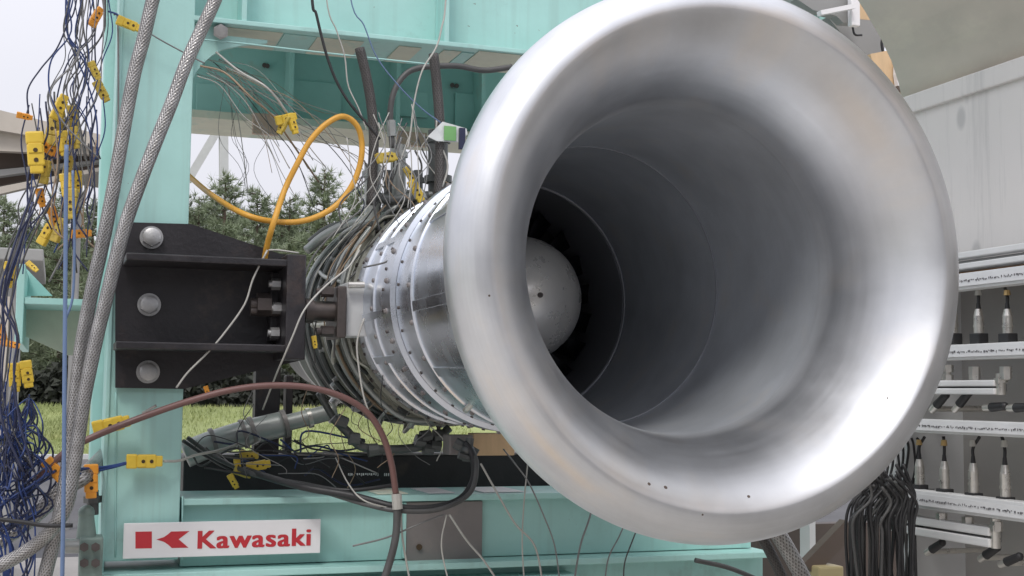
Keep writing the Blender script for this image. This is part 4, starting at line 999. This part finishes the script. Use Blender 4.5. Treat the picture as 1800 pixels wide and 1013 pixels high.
# ------------------------------------------------------------------ hoses
BRG = 'braided steel hoses beside the column'
tube('braided_hose', px([(322, -420), (294, -160), (278, -40), (266, 10), (252, 70), (236, 130), (219, 220), (205, 300), (192, 370), (180, 430), (164, 500), (150, 570), (139, 640), (131, 720), (122, 800), (108, 890), (92, 960), (72, 1040)], 2.78), .0143, BRAID, 'left one of two braided steel hoses running down past the column', 'hose', BRG, n=20, k=5)
tube('braided_hose', px([(470, -420), (424, -160), (392, -40), (376, 5), (330, 105), (302, 180), (272, 255), (245, 325), (222, 390), (205, 450), (188, 520), (173, 580), (160, 640), (148, 700), (139, 760), (128, 830), (112, 900), (60, 960, 2.76), (-30, 1010, 2.76)], 2.70), .0138, BRAID, 'right one of two braided steel hoses, crossing over the column face', 'hose', BRG, n=20, k=5)
tube('braided_hose', px([(-30, 968), (30, 930), (75, 893), (110, 860), (150, 835), (185, 800, 3.3)], 3.0), .019, BRAID, 'short braided steel hose rising from the bottom left corner', 'hose', BRG, n=20, k=5)
tube('air_tube', px([(117, 255), (116, 330), (115, 480), (114, 600), (113, 720), (112, 850), (109, 1040)], 2.66), .0042, WLBL, 'straight light blue tube hanging in front of the braided hoses', 'tube', n=12)
tube('air_tube', px([(128, 300), (129, 350), (131, 430), (128, 520), (116, 560)], 2.72), .0026, WLBL, 'thinner blue tube just right of the light blue one', 'tube', n=10)
tube('air_hose', px([(290, 270, 3.5), (335, 312, 3.42), (375, 345, 3.2), (430, 377), (485, 390), (540, 387), (590, 362), (622, 320), (636, 270), (630, 226), (605, 205), (575, 217), (545, 248), (520, 293), (500, 335), (482, 388, 3.0), (470, 430, 3.02), (464, 462, 3.04)], 3.04), .0070, YHOSE, 'orange yellow air hose looped in front of the pine trees', 'hose', n=14, k=8)
tube('rubber_hose', px([(60, 850), (92, 815), (130, 785), (190, 757), (260, 730), (330, 706), (400, 687), (470, 678), (540, 681), (600, 697), (645, 725), (672, 765), (688, 815), (696, 870)], 2.90), .0074, BHOSE, 'reddish brown hose arching across the column to the engine', 'hose', n=14, k=8)
tube('rubber_hose', px([(698, 880), (697, 930), (690, 970), (672, 1030)], 2.90), .0088, RUBG, 'grey brown hose hanging down over the base beam', 'hose', n=14, k=8)
MB().cyl(P(697, 868, 2.90), P(699, 895, 2.90), .012, .012, 10).build('hose_tie', WPALE, label='pale tie wrapped round the hanging hose at the beam edge', cat='tie')
tube('black_hose', px([(632, 85), (643, 130), (652, 180), (657, 240), (655, 300), (652, 360)], 3.08), .0125, CORR, 'black braided hose hanging from the top beam, left of the pair', 'hose', 'black braided hoses above the engine', n=16)
tube('black_hose', px([(762, 95), (768, 150), (773, 220), (773, 300), (771, 345)], 3.02), .0125, CORR, 'black braided hose hanging from the top beam beside the bellmouth', 'hose', 'black braided hoses above the engine', n=16)
tube('black_hose', px([(690, 260), (686, 210), (690, 170), (706, 138), (735, 120), (800, 116), (850, 124), (900, 118)], 3.1), .0075, RUBG, 'thin black hose bent over between the two black braided hoses', 'hose', n=12)
MB().cyl(P(687, 212, 3.1), P(689, 240, 3.1), .012, .012, 6).build('hose_union', GREYP, label='grey union nut at the foot of the bent black hose', cat='fitting')
tube('black_hose', px([(430, 826, 3.2), (480, 842, 3.1), (540, 858, 3.02), (620, 872, 2.97), (700, 892, 2.93), (760, 893, 2.93), (808, 878, 2.95), (832, 845, 2.97), (832, 805, 2.98), (818, 778, 3.0)], 3.0), .0085, RUB, 'black hose sagging over the base beam and up to the pump', 'hose', n=12, k=8)
tube('black_hose', px([(330, 770, 3.3), (380, 805, 3.25), (450, 835, 3.15), (560, 862, 3.03), (640, 886, 2.96), (700, 898, 2.92), (770, 896, 2.92), (825, 868, 2.94), (838, 820, 2.96), (828, 785, 3.0)], 3.0), .0058, RUBG, 'thin grey cable sagging just below the black hose', 'cable', n=10, k=8)
tube('black_hose', px([(322, 775, 3.35), (360, 800, 3.3), (420, 830, 3.2), (520, 848, 3.08), (610, 862, 3.0), (700, 852, 3.0)], 3.0), .0050, RUB, 'thin black cable running along the black beam', 'cable', n=10, k=8)
tube('black_hose', px([(-10, 912), (40, 918), (80, 924), (128, 924)], 2.7), .0042, RUB, 'short black hose crossing the braided hoses at lower left', 'hose', n=10)

# ------------------------------------------------------------------ wires
def wire(pts, r, m, lab, grp, Y=2.95, jit=0.0, nm='wire', cat='wire'):
    pp = px([(p[0] + random.uniform(-jit, jit), p[1] + random.uniform(-jit, jit), *p[2:]) for p in pts], Y)
    return tube(nm, pp, r, m, lab, cat, grp, n=6, k=6)
wire([(160, -260), (136, -10), (118, 43), (99, 87), (71, 122), (49, 158), (50, 200)], .0018, WNAVY, 'outermost thin wire bowing left against the sky', None, 2.9)
wire([(228, 44), (206, 26), (190, 20)], .0022, WBLUE, 'short blue wire from the plug at the column top', None, 3.06)
wire([(262, 58, 3.06), (285, 72, 3.06), (322, 92, 3.07), (360, 112, 3.07)], .0018, WGREY, 'grey wire running right from the plug at the column top', None)
wire([(200, 25), (207, 40), (208, 200), (206, 330)], .0025, WGREY, 'dark lead taped down the left edge of the column', None, 3.085)
G1 = 'thin dark wires falling from above at the left'
for i, x0 in enumerate(spread(26, 112, 192)):
    x1 = random.uniform(85, 182); x2 = random.uniform(70, 178)
    wire([(x0 + 20, -300), (x0 + 4, -120), (x0, -15), (x0 + random.uniform(-14, 10), 55), ((x0 + x1) / 2 + random.uniform(-16, 16), 105), (x1, 160), (x1 * .6 + x2 * .4 + random.uniform(-14, 14), 215), (x2, 280)], random.choice((.0011, .0014, .0018)), random.choice((WNAVY, RUBG, WGREY, WBLUE, RUBG)), nth(i) + ' thin wire from the left, counted at the top photo edge beside the column', G1, random.uniform(2.85, 3.1))
G2 = 'wires in the left cluster of yellow plugs'
for i, x1 in enumerate(spread(32, 50, 182)):
    x2 = x1 + random.uniform(-30, 20); x3 = x2 + random.uniform(-35, 25)
    y0 = random.uniform(150, 270)
    wire([(x1, y0), (x1 + random.uniform(-14, 14), y0 + 60), (x2, y0 + 120), (x2 + random.uniform(-14, 14), y0 + 170), (x3, y0 + random.uniform(190, 230))], random.choice((.0014, .0018, .0022)), random.choice((WNAVY, WNAVY, WBLUE, WGREY, RUBG, WTAN)), nth(i) + ' wire from the left by its upper end among the hanging yellow plugs', G2, random.uniform(2.85, 3.1))
G3 = 'dark blue wires hanging in a thick fall at the left edge'
for i, x2 in enumerate(spread(14, -20, 30)):
    x1 = random.uniform(-10, 22)
    wire([(x1 + random.uniform(45, 80), 345 + random.uniform(-20, 30)), (x1 + random.uniform(20, 40), 430), (x1 + 4, 520), (x2 + 5, 590), (x2, 650), (x2 + random.uniform(-12, 18), 740), (x2 + random.uniform(-25, 55), 830)], random.choice((.0014, .0018, .0021)), random.choice((WBLUE, WNAVY, WNAVY, RUBG)), nth(i) + ' blue wire from the left photo edge, counted beside the two upright plugs', G3, random.uniform(2.7, 3.0))
G4 = 'dark blue wires heaped in a tangle at lower left'
for i, cy in enumerate(spread(24, 735, 905)):
    cx = random.uniform(-15, 55)
    pts = []; a = random.uniform(0, 6.28); R_ = random.uniform(18, 48)
    for j in range(7):
        pts.append((cx + math.cos(a) * R_ * random.uniform(.6, 1.2), cy + math.sin(a) * R_ * random.uniform(.8, 1.5), 2.85 + random.uniform(-.09, .09))); a += random.uniform(.5, 1.2)
    wire(pts, random.choice((.0016, .0020)), random.choice((WBLUE, WBLUE, WBLUE, WNAVY)), nth(i) + ' loop of blue wire from the top of the lower left tangle', G4)
for i, x0 in enumerate(spread(18, -5, 60)):
    x1 = x0 + random.uniform(-45, 30); x2 = x1 + random.uniform(-35, 35)
    wire([(x0, 690 + random.uniform(-30, 30)), (x0 + random.uniform(-20, 20), 745), (x1, 800), (x1 + random.uniform(-18, 18), 855), (x2, 910), (x2 + random.uniform(-20, 30), 975), (x2 + random.uniform(-15, 15), 1040)], random.choice((.0016, .0020)), random.choice((WBLUE, WBLUE, WNAVY)), nth(i) + ' blue strand from the left, by its top, hanging over the lower left tangle', 'blue strands hanging over the lower left tangle', random.uniform(2.78, 2.95))
G5 = 'loose blue wires dropping below the two upright plugs'
for i in range(14):
    x0 = (26, 48)[i // 7]; wire([(x0, 700), (x0 + random.uniform(-12, 18), 735), (random.uniform(20, 95), 780), (random.uniform(30, 110), 830), (random.uniform(0, 95), 890), (random.uniform(-20, 60), 940)], .0022, random.choice((WBLUE, WNAVY, WNAVY)), nth(i % 7) + ' loose blue wire under the ' + ('left', 'right')[i // 7] + ' of the two upright plugs', G5, random.uniform(2.8, 3.0))
for i in range(10):
    y = 905 + i * 14; wire([(-15, y), (8, y + 30), (16, y + 90), (12, y + 150)], .0022, WBLUE, nth(i) + ' blue wire from the top in the bottom left corner', 'wires in the bottom left corner', 2.8, 8)
wire([(230, 812, 3.06), (195, 820, 3.04), (160, 824, 3.0), (100, 828, 2.9), (60, 850, 2.85), (20, 880, 2.85)], .0036, WBLUE, 'blue lead from the level plug on the column to the tangle', None)
wire([(228, 814, 3.06), (190, 824, 3.03), (150, 832, 2.98), (90, 840, 2.9), (40, 872, 2.85)], .0026, WBLUE, 'second blue lead just below the one from the level plug', None)
wire([(288, 811, 3.06), (315, 810, 3.08), (345, 800, 3.12), (385, 792, 3.2), (420, 780, 3.3)], .0034, WPALE, 'pale lead leaving the level plug towards the grey duct', None)
wire([(250, 727, 3.06), (275, 713, 3.06)], .0034, WPALE, 'short white sleeve stuck on the column above the tilted plug', None)
wire([(172, 760, 3.04), (150, 772, 3.0), (128, 790, 2.95), (105, 812, 2.9)], .0022, RUBG, 'dark lead leaving the tilted plug towards the left', None)
# loose wires under the top beam, in front of the trees
wire([(536, -260), (548, -10), (556, 25), (572, 90), (590, 140), (612, 178), (640, 212), (668, 245)], .0036, RUB, 'dark cable curving down from the top beam to the hoses', None, 3.0)
wire([(560, -260), (573, -10), (592, 55), (606, 100), (612, 150), (630, 190), (645, 230)], .0017, WPALE, 'thin white wire beside the dark cable at the top beam', None, 3.0)
wire([(590, -260), (615, -10), (640, 45), (662, 100), (700, 150), (740, 190), (775, 216)], .0016, WLBL, 'thin light blue wire slanting down to the green tag', None, 2.98)
wire([(790, -260), (784, -10), (776, 50), (766, 85), (742, 125), (728, 180), (722, 230), (716, 262)], .0022, WPALE, 'white wire hanging in front of the top beam stiffener', None, 2.98)
wire([(380, 92, 3.1), (420, 125, 3.05), (470, 155, 3.0), (505, 200, 3.05)], .0028, WPALE, 'pale wire from the haunch down to the bunch of plugs', None)
wire([(352, 116, 3.05), (395, 128, 3.02), (440, 170, 3.0), (480, 205, 3.05), (512, 250, 3.1), (560, 320, 3.2)], .0024, WTAN, 'tan wire from the haunch past the bunch of plugs', None)
wire([(470, 440), (445, 490), (430, 535), (395, 585), (365, 620), (330, 655), (310, 682)], .0023, WPALE, 'pale lead slanting across the face of the black bracket', None, 2.93)
wire([(472, 440), (490, 440), (525, 445)], .0020, WPALE, 'pale lead end bending over the top of the bracket', None, 2.93)
wire([(632, 440, 2.95), (612, 470, 2.93), (570, 505, 2.9), (535, 545, 2.88), (515, 590, 2.88), (498, 630, 2.9), (485, 660, 2.95), (462, 720, 3.1)], .0022, WPALE, 'pale lead crossing the end plate of the bracket to the engine', None)
wire([(640, 560, 2.9), (628, 600, 2.9), (630, 640, 2.9), (640, 700, 2.9), (658, 745, 2.9), (680, 790, 2.9), (694, 850, 2.9)], .0023, WPALE, 'pale lead down the side of the engine casing', None)
wire([(740, 370, 2.78), (720, 395, 2.74), (700, 440, 2.75), (680, 460, 2.8), (640, 470, 2.9)], .0024, WGREY, 'grey lead lying over the casing rings', None)
wire([(762, 370, 2.6), (752, 430, 2.55), (748, 500, 2.53), (752, 560, 2.53), (765, 620, 2.55)], .0015, WGREY, 'thin grey lead lying round the outer skin by the bellmouth', None)
G6 = 'thin wires strung from the haunch across the frame opening'
for i, x1 in enumerate(spread(26, 420, 740)):
    x0, y0 = random.uniform(345, 400), random.uniform(100, 140); y1 = random.uniform(180, 400)
    mxx = x0 + (x1 - x0) * .5; myy = y0 + (y1 - y0) * random.uniform(.25, .55)
    wire([(x0, y0), (x0 + (x1 - x0) * .25, y0 + (y1 - y0) * random.uniform(.08, .25)), (mxx, myy), (x0 + (x1 - x0) * .8, y0 + (y1 - y0) * random.uniform(.6, .78)), (x1, y1)], random.choice((.0007, .0009, .0012)), random.choice((WGREY, WPALE, RUBG, WTAN, WPALE)), nth(i) + ' thin wire from the column, by its lower end, strung from the haunch', G6, random.uniform(3.05, 3.5))
for i, x0 in enumerate(spread(5, 375, 470)):
    wire([(x0, random.uniform(140, 200)), (x0 + random.uniform(-18, 10), 240), (x0 + random.uniform(-40, 30), 300), (x0 + random.uniform(-60, 50), random.uniform(330, 400))], .0006, random.choice((WGREY, RUBG)), nth(i) + ' fine dark wire from the column dangling below the rear beam', 'fine wires dangling below the rear beam', 3.4)
G7 = 'wires clustered round the risers above the engine'
for i, x0 in enumerate(spread(18, 640, 780)):
    y0 = random.uniform(200, 300); x1, y1 = x0 + random.uniform(-45, 45), y0 + random.uniform(70, 150)
    wire([(x0, y0), (x0 + random.uniform(-20, 20), y0 + 30), (x1 + random.uniform(-16, 16), (y0 + y1) / 2 + 15), (x1, y1)], random.choice((.0014, .002, .0026)), random.choice((WGREY, WNAVY, WPALE, RUBG, WTAN)), nth(i) + ' wire from the left, by its top, round the risers above the engine', G7, random.uniform(2.95, 3.2))
for i, x0 in enumerate(spread(12, 600, 770)):
    y0 = random.uniform(180, 250)
    wire([(x0, y0), (x0 + random.uniform(-25, 25), y0 + 55), (x0 + random.uniform(-45, 30), y0 + 110), (x0 + random.uniform(-60, 20), y0 + random.uniform(150, 200))], .0012, random.choice((WPALE, WPALE, WGREY)), nth(i) + ' fine pale wire from the left, by its top, hanging over the engine top', 'fine pale wires over the engine top', random.uniform(2.9, 3.0))
G8 = 'leads lying over the rear engine casings'
for i, x0 in enumerate(spread(8, 545, 610)):
    y0 = random.uniform(400, 520)
    wire([(x0 + random.uniform(60, 120), y0 - random.uniform(40, 90), 3.12), (x0 + 40, y0 - 20, 3.14), (x0, y0 + 30, 3.15), (x0 - random.uniform(0, 30), y0 + 90, 3.15), (x0 + random.uniform(-30, 10), y0 + 150, 3.15)], random.choice((.0014, .0018, .0024)), random.choice((WGREY, WGREY, WTAN, OLIVE, RUBG)), nth(i) + ' lead from the bracket end plate lying over the rear casings', G8)
G9 = 'wires in the heap below the grey duct'
for i, x0 in enumerate(spread(26, 330, 560)):
    y0 = random.uniform(770, 850)
    wire([(x0, y0), (x0 + random.uniform(15, 40), y0 + random.uniform(-25, 25)), (x0 + random.uniform(40, 80), y0 + random.uniform(-20, 25)), (x0 + random.uniform(70, 140), y0 + random.uniform(-10, 30))], random.choice((.0012, .0018, .0026)), random.choice((RUB, WNAVY, WBLUE, WGREY, RUBG, RUB)), nth(i) + ' wire from the column, by its left end, heaped below the grey duct', G9, random.uniform(3.15, 3.4))
for i, x0 in enumerate(spread(13, 430, 780)):
    y0 = random.uniform(640, 740)
    wire([(x0, y0), (x0 + random.uniform(-40, 10), y0 + 50), (x0 + random.uniform(-30, 30), y0 + 90), (x0 + random.uniform(-50, 40), y0 + random.uniform(100, 140))], random.choice((.0008, .0011, .0015)), random.choice((RUB, WGREY, RUBG, WPALE, WTAN)), nth(i) + ' wire from the left trailing down under the engine against the grass', 'wires trailing under the engine', random.uniform(3.0, 3.4))
G10 = 'pale wires hanging down over the base beam'
W10 = ['pale wire slanting from the pump over the right edge of the grey plate', 'grey wire bowing down beside the bellmouth rim over the base beam', 'straight pale wire hanging right of the grey plate', 'grey wire leaving the bellmouth rim left of its lowest point', 'short grey wire curving below the bellmouth rim', 'darkest short wire below the bellmouth rim, right of the grey one', 'pale wire hanging down across the middle of the grey plate', 'pale wire slanting across the grey plate to its lower right corner', 'pale wire from the black beam to the hose tie', 'pale wire hanging beside the hose left of the grey plate', 'thin grey wire slanting left from the grey plate towards the sign']
for i, (pts, m) in enumerate((([(845, 815), (870, 860), (905, 920), (940, 960), (955, 1030)], WPALE), ([(885, 790, 3.0), (905, 815), (930, 850), (955, 905), (975, 960), (985, 1030)], WGREY), ([(930, 790, 3.0), (925, 840), (920, 900), (918, 960), (922, 1030)], WPALE), ([(1050, 860, 3.0), (1035, 915), (1020, 960), (1008, 1030)], WGREY), ([(1115, 880, 3.0), (1090, 940), (1070, 980), (1062, 1030)], WGREY), ([(1140, 880, 3.0), (1112, 950), (1098, 990), (1096, 1030)], RUBG), ([(785, 905), (776, 960), (790, 1030)], WPALE), ([(790, 905), (820, 950), (850, 985), (880, 1030)], WPALE), ([(590, 805, 3.3), (612, 850, 3.0), (640, 880), (690, 895)], WPALE), ([(705, 900), (708, 950), (722, 1030)], WPALE), ([(780, 905), (740, 920), (680, 945), (620, 960)], WGREY))):
    wire(pts, random.choice((.0018, .0024)), m, W10[i], G10, 2.93)
tube('probe_rod', px([(1222, 985), (1280, 998), (1335, 1020)], 2.9), .006, RUBG, 'dark rod sloping below the bellmouth at the end of the base beam', 'rod', n=10)
# valve block at the foot of the column
vb = empty('valve_block', P(150, 1000, 3.0), 'grey green valve block at the foot of the column left of the sign', 'valve')
VG = mat('valve_grey_green', (0.20, 0.27, 0.245), .2, .5, .2, 20)
pbox(138, 945, 180, 1060, 3.0, .07, None, .005).build('body', VG, vb)
MB().cyl(P(152, 905, 3.03), P(152, 950, 3.03), .016, .022, 14).ball(P(152, 902, 3.03), .018).build('bonnet', VG, vb, 35)
for (x, y) in ((148, 962), (168, 962), (148, 990), (168, 990)): MB().cyl(P(x, y, 2.985), P(x, y, 3.0), .010, .010, 6).build('bolt', DARKB, vb)
MB().cyl(P(110, 960, 3.02), P(140, 960, 3.02), .016, .016, 14).build('port', GREYP, vb, 35)
MB().cyl(P(163, 862, 3.1), P(163, 905, 3.1), .013, .013, 12).cyl(P(163, 872, 3.1), P(163, 884, 3.1), .02, .02, 6).build('riser', DKPIPE, vb, 35)
